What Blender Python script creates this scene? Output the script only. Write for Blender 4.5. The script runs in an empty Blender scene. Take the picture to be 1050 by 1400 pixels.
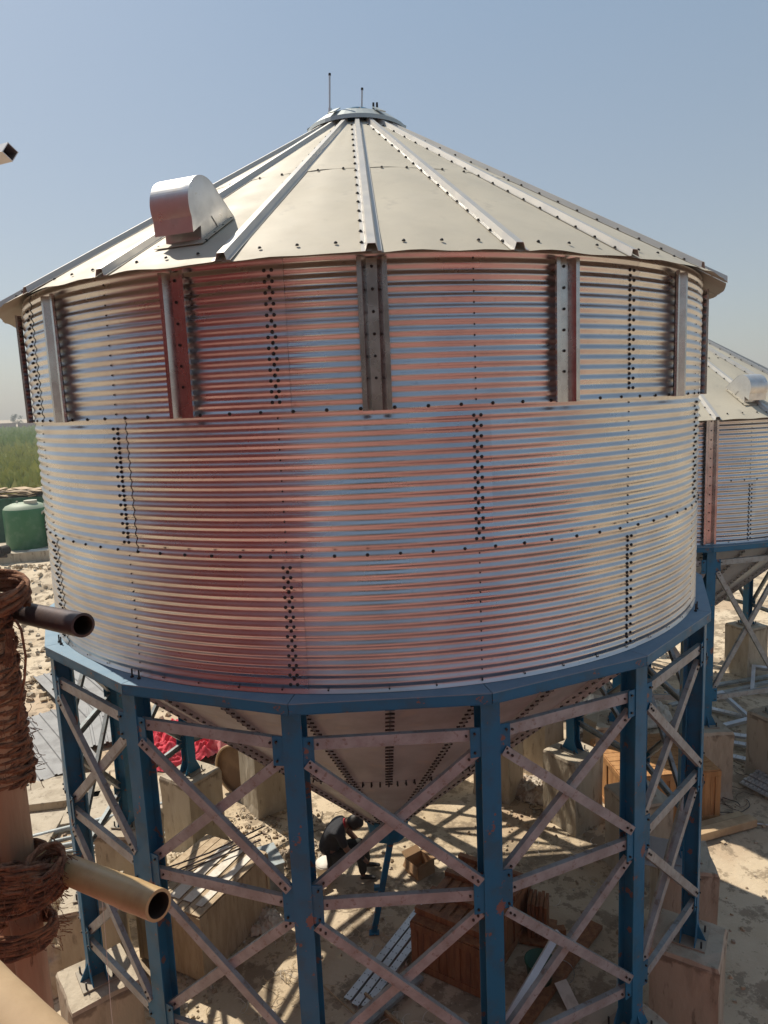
import bpy, bmesh, math, random
from mathutils import Vector, Matrix, noise
R = math.radians
sin, cos, pi = math.sin, math.cos, math.pi
random.seed(7)
S = bpy.context.scene
COL = S.collection

# ------------------------------------------------------------------ camera
F, PITCH, ROLL, YAW = 978.5, R(8.70), R(-2.435), R(0.817)
CAM = Vector((0, -8.617, 2.112))
fw = Vector((sin(YAW)*cos(PITCH), cos(YAW)*cos(PITCH), -sin(PITCH)))
rt = Vector((cos(YAW), -sin(YAW), 0)); up = rt.cross(fw)
rt, up = rt*cos(ROLL)+up*sin(ROLL), -rt*sin(ROLL)+up*cos(ROLL)
cd = bpy.data.cameras.new('camera'); cam = bpy.data.objects.new('camera', cd); COL.objects.link(cam)
cam.matrix_world = Matrix(((rt.x, up.x, -fw.x, CAM.x), (rt.y, up.y, -fw.y, CAM.y), (rt.z, up.z, -fw.z, CAM.z), (0, 0, 0, 1)))
cd.sensor_fit = 'VERTICAL'; cd.sensor_height = 36; cd.lens = F/1400*36
cd.clip_start = 0.05; cd.clip_end = 6000
S.camera = cam

# ------------------------------------------------------------------ world, sun, exposure
SUN = Vector((-.684*cos(R(53.5)), .73*cos(R(53.5)), sin(R(53.5)))).normalized()
w = bpy.data.worlds.new('World'); S.world = w; w.use_nodes = True
nt = w.node_tree; bg = nt.nodes['Background']
sky = nt.nodes.new('ShaderNodeTexSky'); sky.sky_type = 'NISHITA'; sky.sun_disc = False
sky.sun_elevation = R(53.5); sky.sun_rotation = math.atan2(SUN.x, SUN.y)
sky.air_density = 1.0; sky.dust_density = 1.5; sky.ozone_density = .8; sky.altitude = 0
tcw = nt.nodes.new('ShaderNodeTexCoord'); sxyz = nt.nodes.new('ShaderNodeSeparateXYZ'); rampw = nt.nodes.new('ShaderNodeValToRGB'); mxw = nt.nodes.new('ShaderNodeMix'); mxw.data_type = 'RGBA'
nt.links.new(tcw.outputs['Generated'], sxyz.inputs[0]); nt.links.new(sxyz.outputs[2], rampw.inputs[0])
rampw.color_ramp.elements[0].position = 0; rampw.color_ramp.elements[0].color = (3.7, 3.85, 3.7, 1)      # dusty veil, pale at the horizon
rampw.color_ramp.elements[1].position = .55; rampw.color_ramp.elements[1].color = (2.35, 3.4, 4.5, 1)
mxw.inputs[0].default_value = .6; nt.links.new(sky.outputs[0], mxw.inputs[6]); nt.links.new(rampw.outputs[0], mxw.inputs[7])
nt.links.new(mxw.outputs[2], bg.inputs[0]); bg.inputs[1].default_value = 0.105
sd = bpy.data.lights.new('sun', 'SUN'); sd.energy = 5.0; sd.angle = R(0.55); sd.color = (1, .91, .78)
so = bpy.data.objects.new('sun', sd); COL.objects.link(so)
so.rotation_euler = SUN.to_track_quat('Z', 'Y').to_euler()
S.view_settings.view_transform = 'Standard'; S.view_settings.look = 'None'
S.view_settings.gamma = 1; S.view_settings.exposure = 0.2
G = -4.72                                    # ground level; z = 0 is the foot of the near silo's wall

# ------------------------------------------------------------------ materials
def mat(name, col, rough=.6, metal=0, var=None, var2=None, bump=None, rvar=None, stretch=(1, 1, 1), spec=None):
    """col base; var/var2=(scale, threshold, softness, colour, amount) patches; bump=(scale, strength, dist); rvar=(scale, amount)"""
    m = bpy.data.materials.new(name); m.use_nodes = True
    t = m.node_tree; N = t.nodes; L = t.links
    b = N['Principled BSDF']; b.inputs['Roughness'].default_value = rough; b.inputs['Metallic'].default_value = metal
    if spec is not None: b.inputs['Specular IOR Level'].default_value = spec
    tc = N.new('ShaderNodeTexCoord'); mp = N.new('ShaderNodeMapping'); mp.inputs['Scale'].default_value = stretch
    L.new(tc.outputs['Object'], mp.inputs[0])
    cur = N.new('ShaderNodeRGB'); cur.outputs[0].default_value = (*col, 1); cur = cur.outputs[0]
    for k, v in enumerate((var, var2)):
        if not v: continue
        no = N.new('ShaderNodeTexNoise'); no.inputs['Scale'].default_value = v[0]; no.inputs['Detail'].default_value = 8
        no.inputs['Roughness'].default_value = .62; no.noise_dimensions = '3D'
        if k: 
            ad = N.new('ShaderNodeVectorMath'); ad.operation = 'ADD'; ad.inputs[1].default_value = (17, 5, 9)
            L.new(mp.outputs[0], ad.inputs[0]); L.new(ad.outputs[0], no.inputs[0])
        else: L.new(mp.outputs[0], no.inputs[0])
        r = N.new('ShaderNodeMapRange'); r.interpolation_type = 'SMOOTHSTEP'
        r.inputs[1].default_value = v[1]-v[2]; r.inputs[2].default_value = v[1]+v[2]; r.inputs[4].default_value = v[4]
        L.new(no.outputs[0], r.inputs[0])
        mx = N.new('ShaderNodeMix'); mx.data_type = 'RGBA'
        L.new(r.outputs[0], mx.inputs[0]); L.new(cur, mx.inputs[6]); mx.inputs[7].default_value = (*v[3], 1); cur = mx.outputs[2]
    L.new(cur, b.inputs['Base Color'])
    if rvar:
        no = N.new('ShaderNodeTexNoise'); no.inputs['Scale'].default_value = rvar[0]; no.inputs['Detail'].default_value = 5
        L.new(mp.outputs[0], no.inputs[0]); r = N.new('ShaderNodeMapRange')
        r.inputs[1].default_value = .3; r.inputs[2].default_value = .7
        r.inputs[3].default_value = rough-rvar[1]; r.inputs[4].default_value = rough+rvar[1]
        L.new(no.outputs[0], r.inputs[0]); L.new(r.outputs[0], b.inputs['Roughness'])
    if bump:
        no = N.new('ShaderNodeTexNoise'); no.inputs['Scale'].default_value = bump[0]; no.inputs['Detail'].default_value = 6
        L.new(mp.outputs[0], no.inputs[0]); bp = N.new('ShaderNodeBump')
        bp.inputs['Strength'].default_value = bump[1]; bp.inputs['Distance'].default_value = bump[2]
        L.new(no.outputs[0], bp.inputs['Height']); L.new(bp.outputs[0], b.inputs['Normal'])
    return m

M_wall = mat('galvanised_corrugated', (.60, .59, .59), .32, 1, var=(1.1, .52, .15, (.48, .465, .47), .8), var2=(14, .64, .05, (.36, .345, .34), .3), rvar=(1.6, .10), bump=(3, .15, .01), stretch=(1, 1, 2.2))
M_roof = mat('galvanised_roof', (.51, .465, .365), .66, .05, var=(1.2, .5, .2, (.41, .375, .295), .8), var2=(4, .64, .07, (.33, .305, .25), .5), rvar=(3, .08), bump=(1.6, .3, .02))
M_rib = mat('galvanised_rib', (.52, .50, .45), .45, .35, var=(6, .5, .2, (.50, .49, .47), .7), rvar=(4, .08))
M_galv = mat('galvanised_section', (.31, .355, .365), .52, .15, var=(5, .5, .1, (.225, .245, .24), .8), var2=(16, .6, .04, (.15, .105, .08), .6), rvar=(9, .1), bump=(40, .15, .003))
M_galvnew = mat('galvanised_bright', (.60, .61, .62), .38, .7, var=(5, .52, .2, (.48, .48, .49), .6))
M_blue = mat('blue_paint', (.012, .14, .27), .50, 0, var=(3.5, .54, .08, (.03, .11, .17), .7), var2=(7, .625, .012, (.20, .10, .065), .85), rvar=(6, .1), bump=(30, .12, .003), spec=.3)
M_bluetop = mat('blue_paint_dusty', (.16, .26, .34), .6, 0, var=(5, .5, .2, (.11, .21, .30), .8), var2=(14, .66, .05, (.36, .33, .27), .6))
M_bolt = mat('dark_bolt', (.022, .02, .02), .45, .3)
M_stiff = mat('galvanised_stiffener', (.50, .49, .49), .26, 1, var=(5, .52, .15, (.34, .33, .33), .7), rvar=(6, .06))
M_hop = mat('galvanised_hopper', (.56, .59, .61), .48, .4, var=(1.6, .52, .12, (.42, .44, .45), .8), var2=(3, .6, .04, (.62, .59, .53), .5), rvar=(3, .1), bump=(3, .3, .02))
M_conc = mat('concrete', (.43, .37, .28), .88, 0, var=(2.2, .53, .12, (.30, .25, .18), .8), var2=(5.5, .62, .05, (.17, .135, .10), .75), bump=(18, .5, .02), stretch=(1.4, 1.4, .42))
def pier_material():
    m = M_conc.copy(); m.name = 'pier_concrete'; t = m.node_tree; N = t.nodes; L = t.links; b = N['Principled BSDF']
    src = b.inputs['Base Color'].links[0].from_socket
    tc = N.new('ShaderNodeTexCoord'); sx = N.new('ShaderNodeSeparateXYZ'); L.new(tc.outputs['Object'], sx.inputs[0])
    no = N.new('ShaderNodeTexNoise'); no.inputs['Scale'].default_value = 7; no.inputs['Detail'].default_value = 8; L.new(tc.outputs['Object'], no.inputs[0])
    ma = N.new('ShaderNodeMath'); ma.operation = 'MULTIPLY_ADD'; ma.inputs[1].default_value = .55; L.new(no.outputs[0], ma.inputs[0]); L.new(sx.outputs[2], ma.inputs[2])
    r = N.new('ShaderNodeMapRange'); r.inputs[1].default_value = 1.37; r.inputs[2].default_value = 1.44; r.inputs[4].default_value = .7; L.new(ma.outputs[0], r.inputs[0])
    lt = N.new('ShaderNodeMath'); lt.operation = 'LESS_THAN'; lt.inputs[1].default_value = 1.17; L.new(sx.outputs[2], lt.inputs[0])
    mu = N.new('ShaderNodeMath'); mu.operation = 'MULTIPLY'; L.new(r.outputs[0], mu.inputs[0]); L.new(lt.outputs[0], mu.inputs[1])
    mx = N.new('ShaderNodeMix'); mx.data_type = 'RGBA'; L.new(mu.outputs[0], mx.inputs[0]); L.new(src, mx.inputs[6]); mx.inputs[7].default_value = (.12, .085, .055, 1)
    L.new(mx.outputs[2], b.inputs['Base Color']); return m
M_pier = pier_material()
M_dark = mat('dark_interior', (.02, .018, .016), .9)
M_ply = mat('plywood', (.44, .34, .22), .75, 0, var=(3, .52, .1, (.33, .24, .145), .8), var2=(6, .62, .05, (.22, .15, .09), .6), stretch=(4, 4, .6), bump=(14, .3, .01))
M_wood = mat('brown_crate_wood', (.30, .13, .05), .6, 0, var=(3, .5, .12, (.17, .065, .026), .8), var2=(9, .62, .06, (.36, .19, .09), .6), stretch=(5, 5, .8), bump=(18, .4, .006))
M_woodl = mat('pale_timber', (.47, .34, .20), .75, 0, var=(4, .52, .12, (.33, .22, .12), .8), bump=(20, .3, .006))
M_pole = mat('weathered_pole', (.38, .235, .14), .72, 0, var=(9, .52, .1, (.23, .125, .07), .85), var2=(30, .64, .04, (.09, .045, .03), .8), stretch=(1, 1, .12), bump=(60, .6, .004))
M_bamboo = mat('bamboo', (.42, .29, .14), .42, 0, var=(10, .55, .14, (.28, .17, .075), .8), var2=(40, .68, .03, (.12, .06, .03), .7), stretch=(1, 1, 1), bump=(50, .2, .002))
M_rope = mat('coir_rope', (.24, .11, .055), .95, 0, var=(60, .5, .1, (.12, .05, .028), .9), var2=(25, .6, .1, (.34, .18, .10), .7), bump=(240, .9, .004))
M_pipe = mat('dark_steel_pipe', (.055, .042, .045), .5, .4, var=(16, .55, .12, (.09, .06, .05), .8), var2=(50, .66, .05, (.14, .10, .08), .5), bump=(90, .3, .002))
M_red = mat('red_cloth', (.55, .035, .06), .75, 0, var=(1.3, .55, .05, (.72, .28, .28), .8), bump=(14, .4, .03))
M_redwall = mat('red_oxide_cladding', (.30, .042, .035), .6, 0, var=(.5, .5, .1, (.24, .035, .03), .8))
M_salmon = mat('salmon_render', (.44, .215, .19), .8, 0, var=(.5, .5, .06, (.31, .15, .12), .9))
M_green = mat('green_tank_paint', (.028, .15, .06), .4, 0, var=(2, .55, .1, (.09, .20, .11), .7))
M_greendk = mat('dark_green_panel', (.012, .10, .055), .5, 0, var=(1, .55, .1, (.01, .07, .04), .7))
M_cream = mat('dusty_tank_top', (.45, .43, .34), .7)
M_trash = mat('sun_bleached_sheeting', (.50, .44, .36), .8, 0, var=(4, .5, .05, (.30, .22, .16), .9), var2=(9, .6, .03, (.16, .11, .08), .7))
M_tin = mat('galvanised_roof_sheet', (.25, .25, .245), .7, 0, var=(2, .55, .1, (.19, .185, .18), .7), rvar=(4, .1))
M_white = mat('white_plastic', (.66, .62, .54), .6, 0, var=(6, .55, .1, (.48, .43, .35), .7))
M_card = mat('cardboard', (.36, .22, .115), .8, 0, var=(8, .55, .1, (.28, .165, .08), .7))
M_skin = mat('skin', (.17, .085, .055), .55)
M_hair = mat('black_hair', (.012, .010, .010), .6, bump=(90, .8, .004))
M_shirt = mat('black_shirt', (.018, .02, .026), .85, 0, var=(9, .55, .1, (.03, .032, .04), .7), bump=(26, .5, .01))
M_redcol = mat('red_collar', (.4, .03, .04), .8)
M_trous = mat('dark_trousers', (.022, .022, .02), .85, bump=(30, .5, .01))
M_shoe = mat('dark_shoe', (.02, .018, .016), .6)
M_sack = mat('pale_sack', (.48, .40, .29), .85, 0, var=(5, .55, .1, (.3, .23, .15), .8), bump=(16, .6, .02))
M_straw = mat('straw', (.55, .43, .26), .8)
M_hoodm = mat('galvanised_hood', (.66, .655, .64), .36, .75, var=(5, .55, .15, (.5, .49, .47), .6), var2=(16, .66, .03, (.42, .38, .25), .45), rvar=(5, .1))
M_bark = mat('tree_bark', (.12, .08, .05), .9)
M_leaf = mat('tree_leaf', (.05, .085, .03), .8, 0, var=(.3, .5, .15, (.075, .10, .04), .9))
M_house = mat('pale_house_wall', (.30, .26, .22), .85)
M_brown = mat('brown_earth_wall', (.15, .095, .065), .9, 0, var=(.1, .5, .1, (.11, .075, .05), .7))

def field_mat(name, a, b, c, s=.12):
    return mat(name, a, .85, 0, var=(s, .52, .1, b, .9), var2=(s*5, .58, .08, c, .8))
M_field = field_mat('crop_leaves', (.36, .36, .095), (.42, .40, .13), (.23, .27, .07))
M_fieldfar = field_mat('crop_leaves_far', (.30, .36, .10), (.24, .31, .08), (.35, .37, .13))

# ground
def ground_mat():
    m = bpy.data.materials.new('dusty_ground'); m.use_nodes = True
    t = m.node_tree; N = t.nodes; L = t.links; b = N['Principled BSDF']; b.inputs['Roughness'].default_value = .92
    tc = N.new('ShaderNodeTexCoord')
    def noi(sc, det=8, off=(0, 0, 0), ro=.6):
        ad = N.new('ShaderNodeVectorMath'); ad.operation = 'ADD'; ad.inputs[1].default_value = off
        L.new(tc.outputs['Object'], ad.inputs[0])
        n = N.new('ShaderNodeTexNoise'); n.inputs['Scale'].default_value = sc; n.inputs['Detail'].default_value = det
        n.inputs['Roughness'].default_value = ro; L.new(ad.outputs[0], n.inputs[0]); return n.outputs[0]
    def rng(v, lo, hi, top=1):
        r = N.new('ShaderNodeMapRange'); r.interpolation_type = 'SMOOTHSTEP'; r.inputs[1].default_value = lo; r.inputs[2].default_value = hi
        r.inputs[4].default_value = top; L.new(v, r.inputs[0]); return r.outputs[0]
    def mix(f, a, c):
        x = N.new('ShaderNodeMix'); x.data_type = 'RGBA'; L.new(f, x.inputs[0]); L.new(a, x.inputs[6]); x.inputs[7].default_value = (*c, 1); return x.outputs[2]
    base = N.new('ShaderNodeRGB'); base.outputs[0].default_value = (.55, .455, .325, 1); c = base.outputs[0]
    c = mix(rng(noi(.55), .42, .62, .8), c, (.44, .345, .225))
    c = mix(rng(noi(.22, 6, (4, 9, 0)), .52, .62, .7), c, (.40, .29, .19))
    c = mix(rng(noi(1.5, 10, (14, 3, 2), .68), .515, .565, .8), c, (.24, .185, .125))
    c = mix(rng(noi(4.5, 10, (1, 33, 2), .72), .55, .59, .65), c, (.19, .145, .095))
    c = mix(rng(noi(26, 4, (8, 3, 2)), .62, .7, .6), c, (.6, .52, .39))
    L.new(c, b.inputs['Base Color'])
    bp = N.new('ShaderNodeBump'); bp.inputs['Strength'].default_value = .7; bp.inputs['Distance'].default_value = .03
    L.new(noi(9, 10, (3, 3, 3), .7), bp.inputs['Height']); L.new(bp.outputs[0], b.inputs['Normal'])
    return m
M_ground = ground_mat()

# ------------------------------------------------------------------ mesh helpers
class MB:
    def __init__(s): s.v = []; s.f = []; s.m = []; s.sm = []
    def add(s, vs, fs, mi=0, smooth=False, X=None):
        o = len(s.v)
        s.v += [tuple(X @ Vector(p)) for p in vs] if X is not None else [tuple(p) for p in vs]
        for f in fs: s.f.append(tuple(i+o for i in f)); s.m.append(mi); s.sm.append(smooth)
        return s
    def box(s, c, d, X=None, mi=0):
        x, y, z = d[0]/2, d[1]/2, d[2]/2
        v = [(c[0]+a*x, c[1]+b*y, c[2]+e*z) for a in (-1, 1) for b in (-1, 1) for e in (-1, 1)]
        return s.add(v, [(0, 1, 3, 2), (4, 6, 7, 5), (0, 4, 5, 1), (2, 3, 7, 6), (0, 2, 6, 4), (1, 5, 7, 3)], mi, False, X)
    def tube(s, P, r, n=8, mi=0, cap=True, smooth=True, ell=None, flip=None):
        P = [Vector(p) for p in P]; rr = r if isinstance(r, (list, tuple)) else [r]*len(P)
        prev = None; vs = []; fs = []
        for i, p in enumerate(P):
            t = (P[min(i+1, len(P)-1)]-P[max(i-1, 0)]).normalized()
            a = prev if prev is not None else (Vector((0, 0, 1)) if abs(t.z) < .9 else Vector((1, 0, 0)))
            a = (a-t*a.dot(t)).normalized(); b = t.cross(a); prev = a
            for k in range(n):
                q = 2*pi*k/n; vs.append(p+(a*cos(q)+b*sin(q))*rr[i])
        for i in range(len(P)-1):
            for k in range(n): fs.append((i*n+k, i*n+(k+1) % n, (i+1)*n+(k+1) % n, (i+1)*n+k))
        s.add(vs, fs, mi, smooth)
        if cap:
            s.add(vs[:n], [tuple(range(n))[::-1]], mi); s.add(vs[-n:], [tuple(range(n))], mi)
        return s
    def prism(s, pts, h0, h1, X=None, mi=0):
        """outline in x,z extruded along y from h0 to h1"""
        n = len(pts); v = [(p[0], h0, p[1]) for p in pts]+[(p[0], h1, p[1]) for p in pts]
        f = [(k, (k+1) % n, n+(k+1) % n, n+k) for k in range(n)]+[tuple(range(n))[::-1], tuple(range(n, 2*n))]
        return s.add(v, f, mi, False, X)
    def strip(s, prof, path, mi=0, smooth=False, closed=False):
        """profile list per path station -> open skin"""
        n = len(prof[0]); vs = [p for st in prof for p in st]; fs = []
        for i in range(len(prof)-1):
            for k in range(n if closed else n-1): fs.append((i*n+k, i*n+(k+1) % n, (i+1)*n+(k+1) % n, (i+1)*n+k))
        return s.add(vs, fs, mi, smooth)
    def mesh(s, name, mats):
        me = bpy.data.meshes.new(name); me.from_pydata(s.v, [], s.f)
        for m in (mats if isinstance(mats, (list, tuple)) else [mats]): me.materials.append(m)
        me.polygons.foreach_set('material_index', s.m); me.polygons.foreach_set('use_smooth', s.sm); me.update()
        return me
    def obj(s, name, mats, parent=None, X=None): return inst(s.mesh(name, mats), name, parent, X)
def inst(me, name, parent=None, X=None):
    o = bpy.data.objects.new(name, me); COL.objects.link(o)
    if parent: o.parent = parent
    if X is not None: o.matrix_local = X if isinstance(X, Matrix) else Matrix.Translation(X)
    return o
def RZ(a): return Matrix.Rotation(R(a), 4, 'Z')
def T(x, y, z): return Matrix.Translation((x, y, z))
def tag(o, label=None, cat=None, group=None, kind=None):
    if label: o['label'] = label
    if cat: o['category'] = cat
    if group: o['group'] = group
    if kind: o['kind'] = kind
    return o
def empty(name, loc, rz, label, cat, group=None):
    o = bpy.data.objects.new(name, None); COL.objects.link(o); o.location = loc; o.rotation_euler = (0, 0, R(rz)); o.empty_display_size = .2
    return tag(o, label, cat, group)
def solidify(o, th, off=0):
    m = o.modifiers.new('thick', 'SOLIDIFY'); m.thickness = th; m.offset = off; return o
def bevel(o, wd, seg=2):
    m = o.modifiers.new('bevel', 'BEVEL'); m.width = wd; m.segments = seg; m.limit_method = 'ANGLE'; return o
def fbm(x, y, z=0, o=4):
    v = 0; a = .5; f = 1
    for k in range(o): v += a*noise.noise(Vector((x*f, y*f, z*f))); a *= .5; f *= 2.03
    return v

# ------------------------------------------------------------------ ground
def ground_h(x, y):
    d = math.hypot(x, y)
    h = fbm(x*.9, y*.9, 3)*.035
    ef = min(1, max(0, (d-5.5)/4)); h += ef*fbm(x*.5, y*.5, 8)*.12
    mm = math.exp(-(((x+14.6)/5)**2+((y-19.5)/3)**2)); h += mm*(.5+fbm(x*.8, y*.8, 5)*1.4)
    if y > 60: h *= .4
    return h
def build_ground():
    def axis(n, ext, fine, k):
        o = []
        for i in range(-n, n+1):
            t = i/n; o.append(math.copysign((math.exp(abs(t)*k)-1)/(math.exp(k)-1)*ext, t))
        return o
    xs = axis(170, 3000, 0, 7.4); ys = axis(170, 3000, 0, 7.4)
    vs = [(x, y+2, G+ground_h(x, y+2)) for y in ys for x in xs]; n = len(xs)
    fs = [(j*n+i, j*n+i+1, (j+1)*n+i+1, (j+1)*n+i) for j in range(n-1) for i in range(n-1)]
    tag(MB().add(vs, fs, 0, True).obj('ground', M_ground), kind='structure')
build_ground()

# ------------------------------------------------------------------ silo
RW, PITCHC, AMP = 3.6, 1.035/14, .0075
TIER = 1.035
EAVE_R, COL_R, SLOPE = 3.81, .50, math.tan(R(30.9))
BRZ = (-.34, -1.64, -3.04)
def hexbolt(h=.012, r=.0105):
    b = MB(); vs = []; n = 6
    for z, rr in ((0, r*1.35), (.003, r*1.35), (.003, r), (h*.7, r), (h, r*.6)):
        vs += [(rr*cos(2*pi*k/n), -z, rr*sin(2*pi*k/n)) for k in range(n)]
    fs = [(i*n+k, (i+1)*n+k, (i+1)*n+(k+1) % n, i*n+(k+1) % n) for i in range(4) for k in range(n)]+[tuple(range(4*n, 5*n))[::-1]]
    return b.add(vs, fs)
BOLT = hexbolt(); BOLTM = BOLT.mesh('bolt', M_bolt)

def corr(z, z0):                               # corrugation offset at height z in tier starting z0
    return AMP*cos(2*pi*(z-z0)/PITCHC)
def sheet_mesh(z0, z1, a0, a1, tier_k):
    nA = 22; nz = int(round((z1-z0)/PITCHC*10)); st = []
    for j in range(nz+1):
        z = z0+(z1-z0)*j/nz; row = []
        for i in range(nA+1):
            t = i/nA; a = R(a0+(a1-a0)*t)
            r = RW+corr(z, 0)+.0045*t-.001+(.004 if j < 2 else 0)*0+tier_k*.0+.0035*noise.noise(Vector((a*7, z*1.6, tier_k*3+1)))*(1-abs(2*t-1)**3)
            r += .0035*max(0, 1-(z-z0)/.05)
            row.append((r*sin(a), -r*cos(a), z))
        st.append(row)
    return MB().strip(st, None, 0, True)
def c_channel(L, web=.1, fl=.04, th=.004, lip=0):
    """C channel along +x, web outside facing -y, flanges going +y; centred"""
    b = MB()
    b.box((0, 0, 0), (L, th, web)); b.box((0, fl/2+th/2, web/2-th/2), (L, fl, th)); b.box((0, fl/2+th/2, -web/2+th/2), (L, fl, th))
    return b
def between(A, B, outward):
    A = Vector(A); B = Vector(B); x = (B-A).normalized(); y = -Vector(outward); y = (y-x*y.dot(x)).normalized(); z = x.cross(y)
    m = Matrix((x, y, z)).transposed().to_4x4(); m.translation = (A+B)/2; return m, (B-A).length

def silo(loc, rotz, tiers, stiff_from, seam0, post0, vent_a, label, cat_group, zpost, levels, roofz_label=None, main=True, vent_lab=None):
    root = empty('grain_silo', loc, rotz, label, 'grain silo', cat_group)
    H = tiers*TIER
    # --- wall sheets (8 per tier, staggered)
    bolts = []
    def wb(a, z, r=None, s=1):
        rr = (RW+corr(z, 0)+.003) if r is None else r
        bolts.append((a, z, rr, s))
    for t in range(tiers):
        z0 = t*TIER-.012; z1 = (t+1)*TIER+(.05 if t == tiers-1 else .004)
        if t == 0: z0 = 0.004
        off = seam0+(22.5 if t % 2 else 0)
        me = sheet_mesh(z0, z1, -1.7, 45+1.7, t).mesh('wall_sheet', M_wall)
        for k in range(8):
            a = off+45*k
            o = inst(me, 'wall_sheet', root, RZ(a))
            for j in range(14):
                zc = t*TIER+PITCHC*j+PITCHC
                if j < 13:
                    wb(a-.42, zc); wb(a+.42, zc)
                    if j < 12: wb(a, zc+PITCHC/2)
            if t > 0:
                for j in range(12): wb(a+1.9+3.75*j, t*TIER+.006)
            for j in range(14): wb(a+22.5, t*TIER+PITCHC*(j+.5), None, .45)
        if t == 0:
            for j in range(64): wb(5.6*j, .03, RW+.006, .5)
    # --- stiffeners
    pr = [(-.092, .058), (-.088, .034), (-.092, .060), (-.066, .060), (-.056, .014), (.056, .014), (.066, .060), (.092, .060), (.088, .034)]
    pr = [(-.100, .046), (-.100, .064), (-.070, .064), (-.037, .012), (.037, .012), (.070, .064), (.100, .064), (.100, .046)]
    zs = stiff_from; ze = H-.03; sm = MB()
    th = .003
    outer = [(x, -(RW+d), 0) for x, d in pr]
    st = [[(p[0], p[1], z) for p in outer] for z in (zs, ze)]
    sm.strip(st, None, 0)
    me = sm.mesh('stiffener', M_stiff)
    for k in range(16):
        a = 22.5*k+post0[0]; o = inst(me, 'stiffener', root, RZ(a)); solidify(o, .004)
        zz = zs+.1
        j = 0
        while zz < ze-.05:
            bolts.append((a, zz+.12, RW+.018, .8)); zz += PITCHC*2
        for q in range(5):
            for sx in (-.45, .45): bolts.append((a+sx*1.5, zs+.04+.045*q, RW+.017, .35))
    # --- roof
    apz = H-.03+(EAVE_R-COL_R)*SLOPE
    def rz(r): return H-.03+(EAVE_R-r)*SLOPE
    hm = (.5)
    for seg, (r0, r1) in enumerate(((EAVE_R, 2.05), (2.08, COL_R-.03))):
        for var in range(3):
            nR, nA = 10, 12; stn = []
            for j in range(nR+1):
                t = j/nR; r = r0+(r1-r0)*t; row = []
                for i in range(nA+1):
                    u = i/nA; a = R(15*u)
                    # flat panel between ribs with a slight belly
                    rr = r*cos(R(7.5))/cos(a-R(7.5)) if False else r
                    z = rz(r)+.010*sin(pi*u)*(.4+.6*noise.noise(Vector((u*2.5, r*1.1, var*7+seg*3))))
                    if seg == 1: z += .004
                    if seg == 0 and j == 0: z += .022*noise.noise(Vector((u*2.6, 4.3, var*5)))
                    if seg == 0 and j == 1: z += .010*noise.noise(Vector((u*2.6, 4.3, var*5)))
                    row.append((rr*sin(a), -rr*cos(a), z))
                stn.append(row)
            me = MB().strip(stn, None, 0, True).mesh('roof_panel', M_roof)
            for k in range(var, 24, 3):
                o = inst(me, 'roof_panel', root, RZ(15*k))
    # rib: raised trapezoid on the panel joint
    rib = MB(); secs = []
    for r in (EAVE_R+.012, 2.9, 2.0, 1.2, COL_R-.02):
        wd = .034+.012*(r-.5)/3.3; hh = .048+.008*(r-.5)/3.3
        base = rz(r)
        secs.append([(-wd-.022, -r, base+.006), (-wd*.9, -r, base+.008), (-wd*.55, -r, base+hh), (wd*.55, -r, base+hh), (wd*.9, -r, base+.008), (wd+.022, -r, base+.006)])
    rib.strip(secs, None, 0)
    ribm = rib.mesh('roof_rib', M_rib)
    capm = None
    for k in range(24):
        o = inst(ribm, 'roof_rib', root, RZ(15*k)); solidify(o, .003, 0)
    # roof bolts: (angle, r) list, standing on the slope
    rbolts = []
    for k in range(24):
        for j in range(17):
            r = EAVE_R-.12-.19*j
            if r > COL_R+.05: rbolts.append((15*k-math.degrees(.062/r), r))
        for j in range(3): rbolts.append((15*k+3.4+4.0*j, EAVE_R-.13))
        for j in range(2): rbolts.append((15*k+4.5+6*j, 2.10))
    # collar
    cb = MB(); n = 48; prof = ((COL_R+.06, rz(COL_R+.05)+.055), (COL_R+.05, rz(COL_R+.05)+.10), (COL_R-.08, rz(COL_R)+.165), (.20, rz(COL_R)+.215))
    cb.strip([[(r*sin(2*pi*i/n), -r*cos(2*pi*i/n), z) for i in range(n+1)] for r, z in prof], None, 0, False)
    for a in (-30, 30, 90, 150, 210, 270):
        X = RZ(a) @ T(0, -(COL_R-.02), rz(COL_R)+.150) @ Matrix.Rotation(R(30), 4, 'X'); cb.box((0, 0, 0), (.07, .17, .008), X)
    o = cb.obj('roof_collar', M_rib if not main else mat('collar_grey', (.40, .44, .43), .5, .4), root); solidify(o, .004)
    lid = MB(); pz = rz(COL_R)+.213
    lid.strip([[(r*sin(2*pi*i/32), -r*cos(2*pi*i/32), z) for i in range(33)] for r, z in ((.22, pz), (.22, pz+.03), (.17, pz+.065), (.09, pz+.085), (0.001, pz+.09))], None, 0, True)
    lid.obj('roof_lid', M_blue, root)
    if main:
        for a, r, L_, tl in ((-50, .38, .40, .02), (28, .12, .30, .02)):
            b = MB(); p = Vector((r*sin(R(a)), -r*cos(R(a)), rz(COL_R)+.18)); b.tube([p, p+Vector((tl, 0, L_))], .011, 8); b.tube([p-Vector((0, 0, .03)), p+Vector((.006, 0, .06))], .02, 8)
            b.tube([p+Vector((tl, 0, L_-.012)), p+Vector((tl+.001, 0, L_+.012))], .014, 6, 1)
            b.obj('lifting_rod', [M_galvnew, M_bolt], root)
        b = MB(); b.box((.235, -.06, rz(COL_R)+.27), (.022, .07, .15)); b.box((.195, -.06, rz(COL_R)+.28), (.022, .07, .13)); b.box((.215, -.06, rz(COL_R)+.21), (.09, .10, .03))
        b.obj('clevis_bracket', M_bolt, root)
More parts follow.
